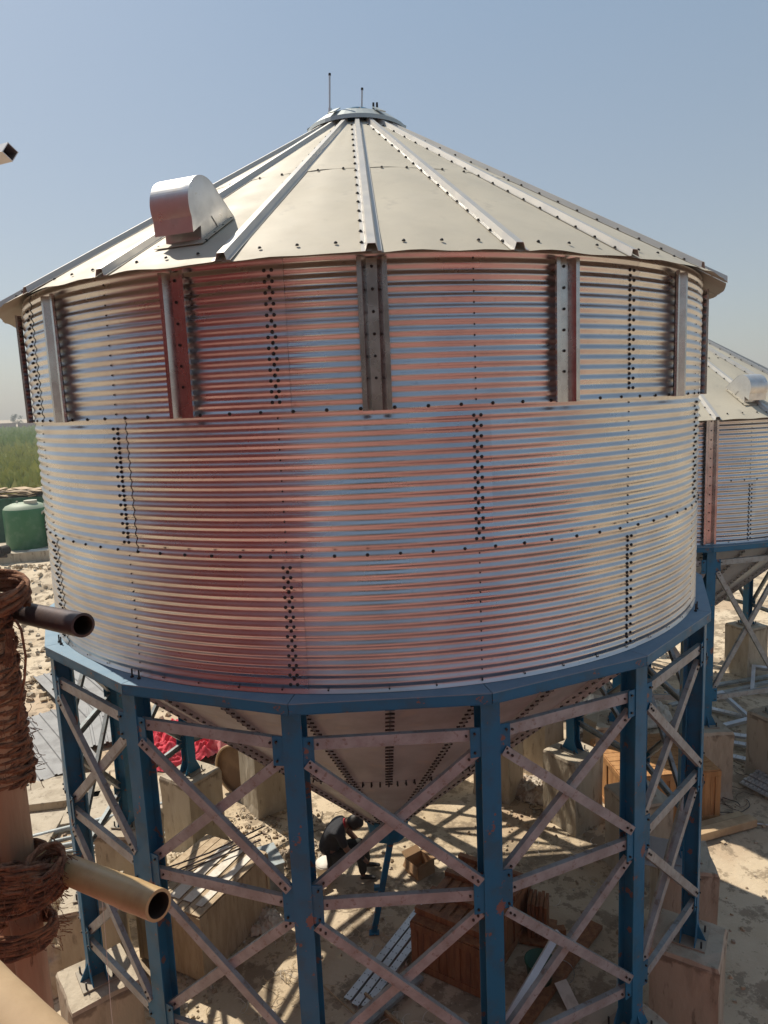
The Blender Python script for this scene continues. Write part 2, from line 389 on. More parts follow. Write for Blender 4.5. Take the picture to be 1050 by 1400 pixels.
    # --- vent hood
    if vent_a is not None:
        vr = 3.27
        X = RZ(vent_a) @ T(0, -vr, rz(vr)) @ Matrix.Scale(.80, 4)
        # profile in (outward o, up u): drum nose outward, back slopes down to the roof
        pts = []; ro = .265; oc, uc = .10, .37
        for k in range(15):
            q = R(235-k*(235-52)/14+0)
            pts.append((oc-ro*cos(q)*-1*-1, uc+ro*sin(q)))
        uc = .195; pts = [(oc+ro*cos(R(q)), uc+ro*sin(R(q))) for q in range(-28, 122, 5)]
        # from nose bottom (-28deg) over the top to the back tangent, then down the straight back
        back = (-.44, .16); notch = (.02, .14); foot = (-.16, .0)
        nose = (.325, -.06)
        poly = [nose]+pts+[back, foot, notch]
        W = .40
        hb = MB()
        prx = [(p[0], p[1]) for p in poly]
        # side caps
        n = len(prx)
        for sx in (-W/2, W/2):
            vs = [(sx, -p[0], p[1]) for p in prx]
            hb.add(vs, [tuple(range(n)) if sx > 0 else tuple(range(n))[::-1]])
        wrap = [[(-W/2-.004, -p[0], p[1]), (W/2+.004, -p[0], p[1])] for p in prx[:len(pts)+2]]
        hb.strip(wrap, None, 0, False)
        o = hb.obj('vent_hood', M_hoodm, root, X); solidify(o, .004)
        th_ = MB(); th_.prism([(-W/2+.01, -.14), (W/2-.01, -.14), (W/2-.01, .12), (-W/2+.01, .12)], -.19, -.175)
        th_.add([(sx, -y, z) for sx in (-W/2+.008, W/2-.008) for y, z in ((.19, -.13), (.19, .03), (.02, .16), (-.2, .12), (-.2, .0))], [(0, 1, 2, 3, 4), (9, 8, 7, 6, 5)])
        th_.add([(-W/2+.008, -.19, -.13), (W/2-.008, -.19, -.13), (W/2-.008, -.19, .10), (-W/2+.008, -.19, .10)], [(0, 1, 2, 3)])
        o = th_.obj('vent_throat', M_hoodm, root, X); solidify(o, .004)
        fl = MB(); XX = RZ(vent_a) @ T(0, -vr, rz(vr)) @ Matrix.Rotation(R(30.9), 4, 'X')
        fl.box((0, 0, .012), (W+.02, .52, .004))
        fl.obj('vent_flange', M_roof, root, XX)
        for sx in (-1, 1):
            for j in range(4):
                rbolts.append((vent_a+sx*math.degrees((W/2*.8+.035)/vr), vr+.18-.13*j))
    # --- hopper
    n1, zt, rT, zm, rM, zb, rB = 32, -.13, 3.5, -1.86, 1.80, -3.12, .31
    def hz(r): return zt+(rT-r)/(rT-rB)*(zb-zt)
    zm = hz(rM)
    def cone(a0, a1, r0, r1, dr=0):
        st = []
        for j in range(5):
            r = r0+(r1-r0)*j/4; row = []
            for i in range(5):
                u = i/4; a = R(a0+(a1-a0)*u); k = .012*sin(pi*u)*(r/3)
                row.append(((r-k)*sin(a), -(r-k)*cos(a), hz(r)+dr))
            st.append(row)
        return MB().strip(st, None, 0, False)
    m1 = cone(0, 11.25, rT, rM-.03, 0).mesh('hopper_panel', M_hop); m2 = cone(-11.25, 11.25, rM, rB, -.004).mesh('hopper_panel', M_hop)
    for k in range(32): solidify(inst(m1, 'hopper_panel', root, RZ(11.25*k)), .003)
    for k in range(16): solidify(inst(m2, 'lower_hopper_panel', root, RZ(22.5*k)), .003)
    # seam flanges sticking out (down) and their bolts
    sl = math.atan2(zt-zb, rT-rB)
    fl = MB(); fb = MB()
    A = Vector((0, -rT, hz(rT))); B = Vector((0, -rM, hz(rM))); C_ = Vector((0, -rB, hz(rB)))
    nrm = Vector((0, -sin(sl), -cos(sl)))
    def flange(P0, P1):
        m = MB(); o = nrm*.045
        for sx in (-.006, .006):
            m.add([(P0.x+sx, P0.y, P0.z), (P1.x+sx, P1.y, P1.z), (P1.x+sx, P1.y+o.y, P1.z+o.z), (P0.x+sx, P0.y+o.y, P0.z+o.z)], [(0, 1, 2, 3)])
        return m
    f1 = flange(A, B).mesh('seam_flange', M_hop); f2 = flange(B, C_).mesh('seam_flange', M_hop)
    for k in range(32): inst(f1, 'seam_flange', root, RZ(11.25*k))
    for k in range(16): inst(f2, 'seam_flange', root, RZ(22.5*k+11.25))
    fbm_ = MB()
    for k in range(32):
        X = RZ(11.25*k)
        nb = 24
        for j in range(nb):
            p = A.lerp(B, (j+.5)/nb)+nrm*.026
            fbm_.box(p+nrm*.008, (.075, .012, .012), X)
    for k in range(16):
        X = RZ(22.5*k+11.25)
        for j in range(18):
            p = B.lerp(C_, (j+.5)/18)+nrm*.026
            fbm_.box(p+nrm*.008, (.075, .012, .012), X)
    dn = (C_-A).normalized()
    for k in range(128):
        X = RZ(360/128*k)
        fbm_.tube([X @ (B-nrm*.0), X @ (B+nrm*.05+dn*.0)], .009, 5, smooth=False)
        fbm_.tube([X @ (B+nrm*.012-dn*.03), X @ (B+nrm*.012+dn*.085)], .007, 5, smooth=False)
    tag(fbm_.obj('hopper_bolt', M_bolt, root), kind='stuff')
    ob = MB(); n = 12
    ob.strip([[(r*sin(2*pi*i/n), -r*cos(2*pi*i/n), z) for i in range(n+1)] for r, z in ((rB+.03, zb), (rB+.03, zb-.05), (.30, zb-.06), (.25, zb-.27), (.24, zb-.33))], None, 0, False)
    ob.obj('hopper_outlet', M_blue, root)
    # --- ring beam
    Ro, Ri = 3.79, 3.50; ca = cos(R(11.25))
    def seg(r, a): return (r*sin(R(a)), -r*cos(R(a)))
    rb = MB(); h2 = 11.2
    def ring_box(r0, r1, z0, z1, mi=0):
        vs = []
        for a in (-h2, h2):
            for r in (r0, r1):
                for z in (z0, z1): x, y = seg(r, a); vs.append((x, y, z))
        rb.add(vs, [(0, 1, 3, 2), (4, 6, 7, 5), (0, 4, 5, 1), (2, 3, 7, 6), (0, 2, 6, 4), (1, 5, 7, 3)], mi)
    ring_box(Ri-.06, Ro, -.008, 0, 1)      # dusty top plate
    ring_box(Ro-.012, Ro-.002, -.082, -.010)
    ring_box(Ro-.10, Ro-.002, -.090, -.084)
    ring_box(Ri-.05, Ri-.04, -.082, -.010)
    rbm = rb.mesh('ring_beam', [M_blue, M_bluetop])
    for k in range(16): inst(rbm, 'ring_beam', root, RZ(post0[1]+11.25+22.5*k))
    # anchor studs on the ring at each post
    stud = MB()
    stud.tube([(0, -3.655, 0), (.004, -3.655, .075)], .007, 6); stud.tube([(0, -3.655, 0.001), (0, -3.655, .014)], .015, 6, smooth=False)
    studm = stud.mesh('anchor_stud', M_bolt)
    # --- posts
    pm = MB(); rp = 3.668; Hh = .075; zt_ = -.092; zb_ = zpost+.012
    L_ = zt_-zb_; zc = (zt_+zb_)/2
    pm.box((0, -rp-Hh+.005, zc), (.15, .01, L_)); pm.box((0, -rp+Hh-.005, zc), (.15, .01, L_)); pm.box((0, -rp, zc), (.008, .13, L_))
    pm_ = pm.mesh('post', M_blue)
    bp = MB(); bp.box((0, -rp, zpost+.008), (.34, .34, .016), None, 1)
    for sx in (-1, 1):
        bp.prism([(sx*.076, zpost+.017), (sx*.16, zpost+.017), (sx*.076, zpost+.19)], -rp-Hh, -rp-Hh+.01)
        bp.prism([(sx*.076, zpost+.017), (sx*.16, zpost+.017), (sx*.076, zpost+.19)], -rp+Hh-.01, -rp+Hh)
    bp.prism([(0, 0), (.085, 0), (0, .17)], -.005, .005, T(0, -rp-Hh, zpost+.017) @ RZ(-90))
    for sx in (-1, 1):
        for sy in (-1, 1): bp.tube([(sx*.13, -rp+sy*.13, zpost+.017), (sx*.13, -rp+sy*.13, zpost+.085)], .010, 6, 2)
    bpm = bp.mesh('base_plate', [M_blue, mat('dusty_plate', (.3, .26, .2), .7), M_bolt])
    gus = []
    for i, z in enumerate(levels):
        if i == 0: z0, z1 = z-.17, z+.06
        elif i == len(levels)-1: z0, z1 = z-.06, z+.17
        else: z0, z1 = z-.15, z+.17
        for sx in (-1, 1):
            gp = MB(); gp.box((sx*.115, -rp-Hh+.013, (z0+z1)/2), (.085, .008, z1-z0))
            for zz in (z0+.04, z1-.04): gp.tube([(sx*.125, -rp-Hh+.012, zz), (sx*.125, -rp-Hh-.006, zz)], .010, 6, 1)
            gus.append(gp.mesh('gusset', [M_blue, M_bolt]))
    for k in range(16):
        a = post0[1]+22.5*k
        p = inst(pm_, 'post', root, RZ(a)); inst(bpm, 'base_plate', p, Matrix.Identity(4)); [inst(q, 'gusset', p, Matrix.Identity(4)) for q in gus]
        
        if main and k not in (0, 1, 15): inst(studm, 'anchor_stud', root, RZ(a-.6)); inst(studm, 'anchor_stud', root, RZ(a+.7))
    # --- bracing in each bay
    rg = rp+Hh-.005
    def node(sgn, z, dx=.115, dy=0):
        a = R(11.25*sgn); t = Vector((cos(a), sin(a), 0))*(-sgn*dx); q = Vector((rg*sin(a), -rg*cos(a), z))+t
        q.y += dy; return q
    def member(A, B, name, web=.088):
        X, L2 = between(A, B, (0, -1, 0)); b = c_channel(L2, web)
        for sx in (-1, 1):
            b.tube([(sx*(L2/2-.035), -.002, 0), (sx*(L2/2-.035), -.014, 0)], .010, 6, 1); b.tube([(sx*(L2/2-.085), -.002, 0), (sx*(L2/2-.085), -.014, 0)], .010, 6, 1)
        return b.mesh(name, [M_galv, M_bolt]), X
    mem = []
    for i, z in enumerate(levels): mem.append((*member(node(-1, z, .10, .012), node(1, z, .10, .012), 'strut'), 'strut'))
    for i in range(len(levels)-1):
        zt2 = levels[i]-.14-(.02 if i else 0); zb2 = levels[i+1]+.12
        mem.append((*member(node(-1, zt2, .10, -.012), node(1, zb2, .10, -.012), 'brace', .078), 'brace'))
        mem.append((*member(node(1, zt2, .10, .028), node(-1, zb2, .10, .028), 'brace', .078), 'brace'))
    for k in range(16):
        for me, X, nm in mem: inst(me, nm, root, RZ(post0[1]+11.25+22.5*k) @ X)
    # --- bolts: nearest hundred as parts, the rest as one
    allb = []
    for a, z, r, s in bolts: allb.append((RZ(a) @ T(0, -r, z) @ Matrix.Scale(s, 4), s))
    tilt = Matrix.Rotation(R(30.9-90), 4, 'X')
    for a, r in rbolts: allb.append((RZ(a) @ T(0, -r, rz(r)+.010) @ tilt, 1.2))
    base = Matrix.Translation(loc) @ RZ(rotz)
    if main:
        allb.sort(key=lambda q: ((base @ q[0]).translation-CAM).length-(2 if q[1] > .7 else 0))
        near, rest = allb[:100], allb[100:]
    else: near, rest = [], allb
    for X, s in near: inst(BOLTM, 'bolt', root, X)
    rest = [q for q in rest if ((base @ q[0]).translation-base.translation).dot(CAM-base.translation) > -4 or True]
    m = MB()
    for X, s in rest: m.add(BOLT.v, BOLT.f, 0, False, X)
    tag(m.obj('bolt', M_bolt, root), kind='stuff')
    return root

SIL = 'round grain silos with conical roofs'
silo((0, 0, 0), .912, 3, 2*TIER-.01, -11.25, (0, 11.25), -23.0,
     'large corrugated silver silo with pale conical roof on blue steel legs', SIL, -3.513, BRZ)
N2 = (5.45, 6.4, -.42)
silo(N2, 0, 2, .02, 11.25, (0, 0), 13.5,
     'shorter two tier silo half hidden behind the big silo at the right edge', SIL, -3.513+.42, (-.28, -2.6), main=False)

# ------------------------------------------------------------------ concrete piers
def pier_mesh(seed, w=.66, h=1.215):
    rnd = random.Random(seed); b = MB(); n = 5; vs = []; zs = [0, .15, .5, .9, h-.05, h]
    for z in zs:
        for k in range(4*n):
            s, u = divmod(k, n); u = u/n*2-1
            x, y = [(u, -1), (1, u), (-u, 1), (-1, -u)][s]
            rr = w/2+(.02 if z < .1 else 0)-(.010 if z == h else 0)+(.006 if z == h-.05 else 0)
            vs.append((x*rr+rnd.uniform(-.007, .007), y*rr+rnd.uniform(-.007, .007), z-(rnd.uniform(0, .02) if z > h-.06 else 0)))
    m = 4*n
    fs = [(j*m+k, j*m+(k+1) % m, (j+1)*m+(k+1) % m, (j+1)*m+k) for j in range(len(zs)-1) for k in range(m)]
    fs.append(tuple(range((len(zs)-1)*m, len(zs)*m))); b.add(vs, fs)
    return b.mesh('concrete_pier', M_pier)
PM = [pier_mesh(i) for i in range(5)]
PG = 'concrete piers under the silo legs'
plab = {0: 'dark topped concrete pier at the bottom edge under the second blue leg from the right', 1: 'reddish shaded concrete pier under the rightmost blue leg of the big silo',
        2: 'concrete pier with pale metal sheeting on top, just behind the rightmost blue leg', 3: None,
        4: 'concrete pier under the far blue leg seen through the right hand bay', 5: 'concrete pier partly hidden by the hopper, left of the far right leg pier',
        6: None, 7: None, 8: 'concrete pier with dark stained side beside the brown drum', 9: 'concrete pier under the far blue leg in front of the red cloth',
        10: 'low sunlit concrete pier glimpsed between the two leftmost blue legs', 11: 'concrete pier beside the rope bound wooden poles, behind the leftmost blue leg',
        12: 'sunlit concrete pier with anchor bolts under the leftmost blue leg', 13: None, 14: None, 15: None}
for k in range(16):
    a = 11.25+22.5*k+.912
    kk = {33: 0}.get(int(a), None)
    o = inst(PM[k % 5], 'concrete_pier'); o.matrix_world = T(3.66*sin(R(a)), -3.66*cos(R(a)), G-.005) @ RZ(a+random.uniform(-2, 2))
    lab = {1: plab[0], 2: plab[1], 3: plab[2], 5: plab[4], 6: plab[5], 9: plab[8], 10: plab[9], 11: plab[10], 12: plab[11], 13: plab[12]}.get(k)
    if lab is None: lab = {0: 'concrete pier at the foot of a central front leg, below the picture', 15: 'concrete pier at the foot of a central front leg, below the picture',
                           14: 'concrete pier under the second blue leg from the left, below the bottom edge', 4: 'concrete pier under the back right leg beside the plywood crate'}.get(k, 'concrete pier at the far side of the big silo behind its hopper')
    tag(o, lab, 'concrete pier', PG)
for a, lab in ((0, 'tall concrete pier under the smaller silo, right of the rightmost blue leg'), (22.5, 'dark shaded concrete pier at the right edge behind the steel channels'), (112.5, 'concrete pier on bare sand under the far leg of the smaller silo'),
               (-22.5, 'concrete pier of the smaller silo behind the white scrap heap'), (-45, 'concrete pier of the smaller silo seen through the right hand bay')):
    o = inst(PM[int(a) % 5], 'concrete_pier'); o.matrix_world = T(N2[0]+3.66*sin(R(a)), N2[1]-3.66*cos(R(a)), G-.005) @ RZ(a)
    tag(o, lab, 'concrete pier', PG)
for x, y, rz_, h, lab in ((2.75, 4.45, 12, 1.2, 'bare unused concrete block behind the big silo hopper, left one of two'), (4.1, 3.7, 25, .95, 'bare unused concrete block with rough yellow side, right one of two')):
    o = inst(pier_mesh(9+int(x), .6, h), 'concrete_block'); o.matrix_world = T(x, y, G-.005) @ RZ(rz_); tag(o, lab, 'concrete block', 'bare concrete blocks behind the hopper')

# ------------------------------------------------------------------ prop under the hopper outlet
b = MB(); X, L_ = between((.07, -.02, -3.38), (-.24, -.22, G+.02), (.2, -1, 0)); b.add(*[(lambda q: (q.v, q.f))(c_channel(L_, .075, .03, .006))][0], 0, False, X)
b.box((-.24, -.22, G+.015), (.13, .09, .012)); b.box((-.18, -.17, G+.62), (.07, .06, .05))
tag(b.obj('prop_strut', M_blue), 'slanting dark blue steel prop under the hopper outlet', 'steel prop')

# ------------------------------------------------------------------ crates and boxes
def crate(name, loc, rz_, dims, m, label, cat, cols=4, battens=True, board=.14, group=None):
    lx, ly, h = dims; root = empty(name, loc, rz_, label, cat, group); rnd = random.Random(label)
    b = MB(); pw = ly/6
    for side in range(4):
        Lx = lx if side % 2 == 0 else ly; off = (ly if side % 2 == 0 else lx)/2
        X = RZ(90*side); nb = max(1, int(Lx/board)); wv = (Lx-.02)/nb
        for k in range(nb):
            b.box((-Lx/2+.01+wv*(k+.5), -off+.02+rnd.uniform(-.002, .002), h/2), (wv-.006, .016, h-.03), X)
    b.obj('side_panel', m, root)
    if battens:
        b = MB()
        for side in range(4):
            Lx = lx if side % 2 == 0 else ly; off = (ly if side % 2 == 0 else lx)/2; X = RZ(90*side)
            for z in (.045, h-.045): b.box((0, -off+.003, z), (Lx+.01, .02, .085), X)
            for k in range(cols): 
                x = -Lx/2+.045+(Lx-.09)*k/(cols-1); b.box((x, -off+.0035, h/2), (.08, .019, h-.182), X)
        b.obj('frame', m, root)
    b = MB(); nb = int(ly/.13); wv = ly/nb
    for k in range(nb): b.box((0, -ly/2+wv*(k+.5), h+.008+rnd.uniform(0, .004)), (lx-.01, wv-.012, .018))
    b.obj('lid', m, root)
    return root, h
# brown crate in the middle, long frames lying on its lid
root, h = crate('wooden_crate', (1.02, -.50, G+.02), -34, (.95, 1.45, .62), M_wood, 'big brown wooden crate on the ground between the two central blue legs', 'crate', 4)
for k, y in enumerate((-.56, -.18, .22, .60)): b = MB(); b.box((0, y, h+.06), (.98, .075, .075)); b.obj('skid', M_wood, root)
for k in range(7):
    for y, q in ((-.37, .30), (.02, .32), (.41, .30)): b = MB(); b.box((-.42+.14*k, y, h+.032), (.10, q, .018)); b.obj('slat', M_wood, root)
# bundle of red brown boards standing right of the post
b = MB(); rnd = random.Random(3)
for k in range(5): b.box((.05*k, rnd.uniform(-.02, .02), .24+rnd.uniform(-.02, .03)), (.038, .30, .50))
b.box((.1, 0, .02), (.42, .5, .03)); b.box((.33, -.12, .06), (.16, .1, .1), Matrix.Rotation(.4, 4, 'Z'))
tag(b.obj('board_stack', M_wood, None, T(1.78, -.35, G+.02) @ RZ(-20)), 'short reddish boards standing upright right of the central blue leg', 'boards')
# lower left plywood crate
root, h = crate('plywood_crate', (-2.42, -.10, G+.02), 62, (1.35, 1.05, .88), M_ply, 'plywood crate with grained sides at the lower left behind a blue leg', 'crate', 3, battens=False, board=1.2)
for sx in (-1, 1):
    for sy in (-1, 1): b = MB(); b.box((sx*.655, sy*.505, h/2), (.05, .05, h-.01)); b.obj('corner_post', M_ply, root)
b = MB(); rnd = random.Random(5)
for k in range(3): b.box((rnd.uniform(-.03, .03), -.38+.2*k, h+.03), (1.1, .10+.03*k, .006), Matrix.Rotation(rnd.uniform(-.05, .05), 4, 'Z'))
tag(b.obj('metal_strip', M_white, None, T(-2.42, -.10, G+.02) @ RZ(62)), 'pale strips lying on top of the lower left plywood crate', 'metal strips')
# dark rods across it
b = MB()
for k in range(3): b.tube([(-3.05, -.55+.18*k, G+1.0), (-2.4, .0+.1*k, G+.985), (-1.75, .42+.16*k, G+.99)], .012, 6)
tag(b.obj('steel_rod', M_pipe), 'thin dark rods lying across the top of the lower left crate', 'rods')
# small grey steel box behind it
b = MB(); b.box((0, 0, .25), (.35, .5, .5)); b.box((.178, 0, .25), (.01, .42, .42)); b.box((.19, .1, .3), (.02, .04, .08)); b.box((0, 0, .505), (.38, .53, .02))
tag(b.obj('steel_cabinet', M_galv, None, T(-1.75, .75, G+.01) @ RZ(25)), 'small grey steel cabinet behind the lower left plywood crate', 'cabinet')
# right hand plywood crate
root, h = crate('plywood_crate', (4.45, 2.45, G+.02), 4, (1.60, 1.35, .84), mat('orange_plywood', (.42, .22, .085), .65, 0, var=(3, .52, .1, (.3, .14, .05), .8), stretch=(6, 6, .6)), 'orange plywood crate with sunlit lid behind the rightmost blue leg', 'crate', 3)
b = MB(); b.box((0, 0, .075), (1.45, .17, .13)); b.box((.1, .22, .045), (1.25, .12, .07))
tag(bevel(b.obj('timber_beam', M_woodl, None, T(5.05, 1.45, G+.02) @ RZ(17)), .008), 'thick timber beam lying on the ground beside the right crate', 'timber')
# cardboard box
root = empty('cardboard_box', (.44, .95, G+.015), 35, 'small open cardboard box on the sunlit ground under the hopper', 'cardboard box')
b = MB(); s = .15; h = .20
for k in range(4): b.box((0, -s, h/2), (2*s+.006, .006, h), RZ(90*k))
b.box((0, 0, .006), (2*s-.01, 2*s-.01, .006)); b.obj('box_wall', M_card, root)
for k, t in enumerate((38, 105, 60, 150)):
    b = MB(); b.box((0, 0, .055), (2*s-.01, .005, .11)); b.obj('flap', M_card, root, RZ(90*k) @ T(0, -s, h) @ Matrix.Rotation(R(t), 4, 'X'))

# ------------------------------------------------------------------ loose galvanised sections
def channels(pts, label, cat, m=M_galvnew, web=.09, name='steel_channel', group=None, holes=True):
    for k, (A, B, z, lab) in enumerate(pts):
        A = Vector((A[0], A[1], G+z)); B = Vector((B[0], B[1], G+z+(0 if len(pts) else 0)))
        x = (B-A).normalized(); y = Vector((0, 0, -1)); zz = x.cross(y)
        X = Matrix((x, y, zz)).transposed().to_4x4(); X.translation = (A+B)/2; L2 = (B-A).length
        b = c_channel(L2, web, .04, .004)
        if holes:
            n = int(L2/.12)
            for j in range(n):
                for q in (-.025, .025): b.tube([(-L2/2+.05+j*.12, -.0025, q), (-L2/2+.05+j*.12, -.0035, q)], .008, 6, 1)
        tag(b.obj(name, [m, M_dark], None, X), lab or label, cat, group)
channels([((-.56, -1.30), (.42, .20), .06, 'bright galvanised channel, leftmost of three beside the brown crate'),
          ((-.47, -1.38), (.52, .16), .055, 'bright galvanised channel, middle of three beside the brown crate'),
          ((-.36, -1.42), (.64, .10), .06, 'bright galvanised channel nearest the brown crate, right of three')], '', 'steel channel', group='galvanised channels by the brown crate')
channels([((-.60, -1.85), (.30, -1.02), .08, 'wide pale flat steel section lying below the bright channels')], '', 'steel channel', M_galv, .13, holes=False)
channels([((6.0, 4.55), (7.9, 3.45), .12, 'bright steel channel lying in the middle of the right hand pile'),
          ((6.0, 4.75), (8.2, 3.7), .17, 'bright steel channel on top of the right hand pile'),
          ((6.9, 5.8), (8.2, 4.6), .1, 'short bright steel channel at the back of the right hand pile'),
          ((6.0, 4.1), (7.4, 3.05), .06, 'bright steel channel nearest in the right hand pile')], '', 'steel channel', M_galvnew, .14, group='steel channels piled at the right')
channels([((6.4, 6.6), (9.6, 7.4), .1, 'long pale steel section lying behind the right hand pile'),
          ((6.2, 5.9), (9.0, 6.9), .14, 'grey steel section crossing behind the right hand pile')], '', 'steel channel', M_galv, .12, group='grey steel sections behind the pile', holes=False)
# rectangular galvanised frames
for (x, y, rz_, lab) in ((6.9, 5.3, 20, 'small galvanised rectangular frame lying left of the right hand pile'), (9.0, 6.6, -30, 'galvanised rectangular frame tilted on the sand at the right edge')):
    b = MB(); a_, c_ = .55, .4
    for q in (-1, 1): b.box((0, q*c_, 0), (2*a_+.08, .08, .09)); b.box((q*a_, 0, 0.002), (.08, 2*c_-.08, .086))
    tag(b.obj('metal_framework', M_galvnew, None, T(x, y, G+.22) @ RZ(rz_) @ Matrix.Rotation(.35, 4, 'X')), lab, 'steel frame', 'galvanised frames on the sand')
# perforated cable tray at the right edge
b = MB()
for k in range(20):
    for j in range(7): b.box((.075*j, -.075*k, .02*(j % 2)), (.05, .058, .035), Matrix.Rotation(0, 4, 'X'))
for j in range(8): b.box((.075*j-.037, -.71, 0.0), (.012, 1.5, .02))
tag(b.obj('toothed_panel', M_galvnew, None, T(6.15, 2.75, G+.10) @ RZ(25) @ Matrix.Rotation(R(-12), 4, 'Y')), 'pale toothed metal panel lying at the right edge', 'metal panel')
# sheet metal on the second pier
b = MB(); b.box((0, 0, 0), (.62, .75, .006)); b.box((.05, .03, .014), (.5, .66, .006), Matrix.Rotation(.15, 4, 'Z'))
a = R(78.75+.9); tag(b.obj('metal_plate', M_galvnew, None, T(3.56*sin(a)-.15, -3.56*cos(a)-.02, G+1.235) @ RZ(60)), 'two bright metal plates lying on the pier behind the rightmost leg', 'metal plates')
# loose braces leaning inside the right bay
for A, B, lab in (((3.24, -1.6, -2.0), (2.48, -2.3, -3.46), 'loose pale galvanised bar leaning against the rightmost blue leg'),
                  ((3.02, -.6, G+1.3), (2.35, -2.0, G+.3), 'second loose bar leaning low inside the right hand bay')):
    X, L2 = between(A, B, (0, -1, 0)); tag(c_channel(L2, .09, .04).obj('loose_bar', M_galv, None, X), lab, 'steel bar', 'loose bars in the right hand bay')
X, L2 = between((1.05, -2.25, -4.25), (1.85, -1.5, -3.78), (0, -1, .5)); tag(c_channel(L2, .075, .04).obj('loose_bar', M_galvnew, None, X), 'bright loose bar slanting up behind the central right blue leg', 'steel bar', 'loose bars in the right hand bay')
# roofing sheets at the left
def tin(loc, rz_, lx, ly, lab, tilt=0):
    b = MB(); n = int(lx/.05); st = []
    for i in range(n*4+1):
        x = -lx/2+lx*i/(n*4); k = (i/4) % 5; z = .03 if k < .8 else 0
        st.append([(x, -ly/2, z+.02*sin(x*2)), (x, 0, z+.02*sin(x*2+1)), (x, ly/2, z+.03*sin(x*1.5))])
    b.strip(st, None, 0); tag(solidify(b.obj('roofing_sheet', M_tin, None, T(*loc) @ RZ(rz_) @ Matrix.Rotation(tilt, 4, 'X')), .004), lab, 'roofing sheet', 'loose roofing sheets on the ground at the left')
tin((-7.3, 8.35, G+.14), 38, 1.5, 3.9, 'bright ribbed roofing sheet farthest back behind the leftmost leg')
tin((-7.15, 5.35, G+.16), 38, 1.6, 3.2, 'grey ribbed roofing sheet beside the rope bound pole')
tin((-6.2, 6.4, G+.12), 25, 1.0, 2.2, 'small pale roofing sheet between the other two at the left')
b = MB(); rnd = random.Random(11)
for k, (x, y, rz_) in enumerate(((-6.1, 3.6, 8), (-4.6, 3.1, 12), (-6.4, 2.3, 6))):
    b = MB(); b.box((0, 0, 0), (1.9, .95, .14)); tag(bevel(b.obj('concrete_slab', M_conc, None, T(x, y, G+.08) @ RZ(rz_)), .01), ['cracked pale slab on the ground behind the leftmost blue leg', 'pale slab seen between the two leftmost blue legs', 'pale slab beside the rope bound wooden poles'][k], 'slab', 'pale slabs at the left')
for k in range(5):
    b = MB(); L2 = 2.4+.3*(k % 3); b.tube([(-L2/2, 0, 0), (L2/2, 0, 0)], .035+.01*(k % 2), 12)
    tag(b.obj('steel_pipe', M_galv, None, T(-4.6-.1*k, 1.9+.2*k, G+.07+(.06 if k == 3 else 0)) @ RZ(14+3*k)), 'grey steel pipe lying %s' % ['nearest among the pipes behind the second blue leg', 'second in the row of pipes behind the left legs', 'in the middle of the row of pipes at the left', 'on top of the row of pipes at the left', 'farthest back in the row of pipes at the left'][k], 'steel pipe', 'pipes lying behind the left legs')

# ------------------------------------------------------------------ big drum lying behind the left pier, panel, red cloth
root = empty('steel_drum', (-2.62, 3.35, G+.47), 0, 'large round brown steel drum lying on its side behind the left pier', 'drum')
X = RZ(-28)
b = MB(); n = 40
b.strip([[(r*cos(2*pi*i/n), y, r*sin(2*pi*i/n)) for i in range(n+1)] for r, y in ((.46, -.03), (.46, .55))], None, 0, True)
M_drum = mat('brown_drum', (.19, .115, .06), .7, .2, var=(3, .5, .12, (.11, .06, .03), .8))
solidify(b.obj('drum_wall', M_drum, root, X), .01)
b = MB(); b.add([(.45*cos(2*pi*i/n), .03, .45*sin(2*pi*i/n)) for i in range(n)], [tuple(range(n))]); solidify(b.obj('drum_end', M_drum, root, X), .006)
b = MB(); b.tube([(.47*cos(2*pi*i/n), -.03, .47*sin(2*pi*i/n)) for i in range(n+1)], .022, 8, cap=False); b.obj('rim', M_woodl, root, X)
b = MB(); b.box((0, 0, .42), (.42, .04, .84)); b.box((0, -.03, .8), (.44, .03, .05)); b.box((-.2, -.03, .4), (.03, .03, .74)); b.box((.2, -.03, .4), (.03, .03, .74))
tag(b.obj('white_board', M_white, None, T(-2.05, 3.55, G+.01) @ RZ(-12) @ Matrix.Rotation(-.12, 4, 'X')), 'upright off white panel leaning beside the brown drum', 'panel')

def cloth(loc, rx, ry, h, seed, name, m, lab, cat, res=70, fold=7, rz_=0):
    b = MB(); vs = []; fs = []
    for j in range(res+1):
        for i in range(res+1):
            x = i/res*2-1; y = j/res*2-1; d = math.hypot(x, y); ang = math.atan2(y, x)
            edge = 1+.22*noise.noise(Vector((cos(ang)*1.6, sin(ang)*1.6, seed)))
            q = max(0, 1-(d/edge)**2)
            z = h*(q**.6)*(.6+.5*noise.noise(Vector((x*1.7, y*1.7, seed+2))))
            wr = abs(noise.noise(Vector((x*fold*.5, y*fold*.5, seed+5))))+.5*abs(noise.noise(Vector((x*fold, y*fold, seed+7))))
            z += q**.4*h*.55*wr
            sc = 1 if d < edge else edge/d
            vs.append((x*sc*rx+.04*noise.noise(Vector((x*6, y*6, 1+seed))), y*sc*ry+.04*noise.noise(Vector((x*6, y*6, 31+seed))), max(0, z)))
    n = res+1
    fs = [(j*n+i, j*n+i+1, (j+1)*n+i+1, (j+1)*n+i) for j in range(res) for i in range(res)]
    b.add(vs, fs, 0, True)
    return tag(b.obj(name, m, None, T(*loc) @ RZ(rz_)), lab, cat)
cloth((-3.75, 5.35, G+.02), 1.35, .95, .62, 3, 'red_cloth', M_red, 'crumpled red and pink cloth heap behind the left pier', 'cloth', 100, 14, 20)
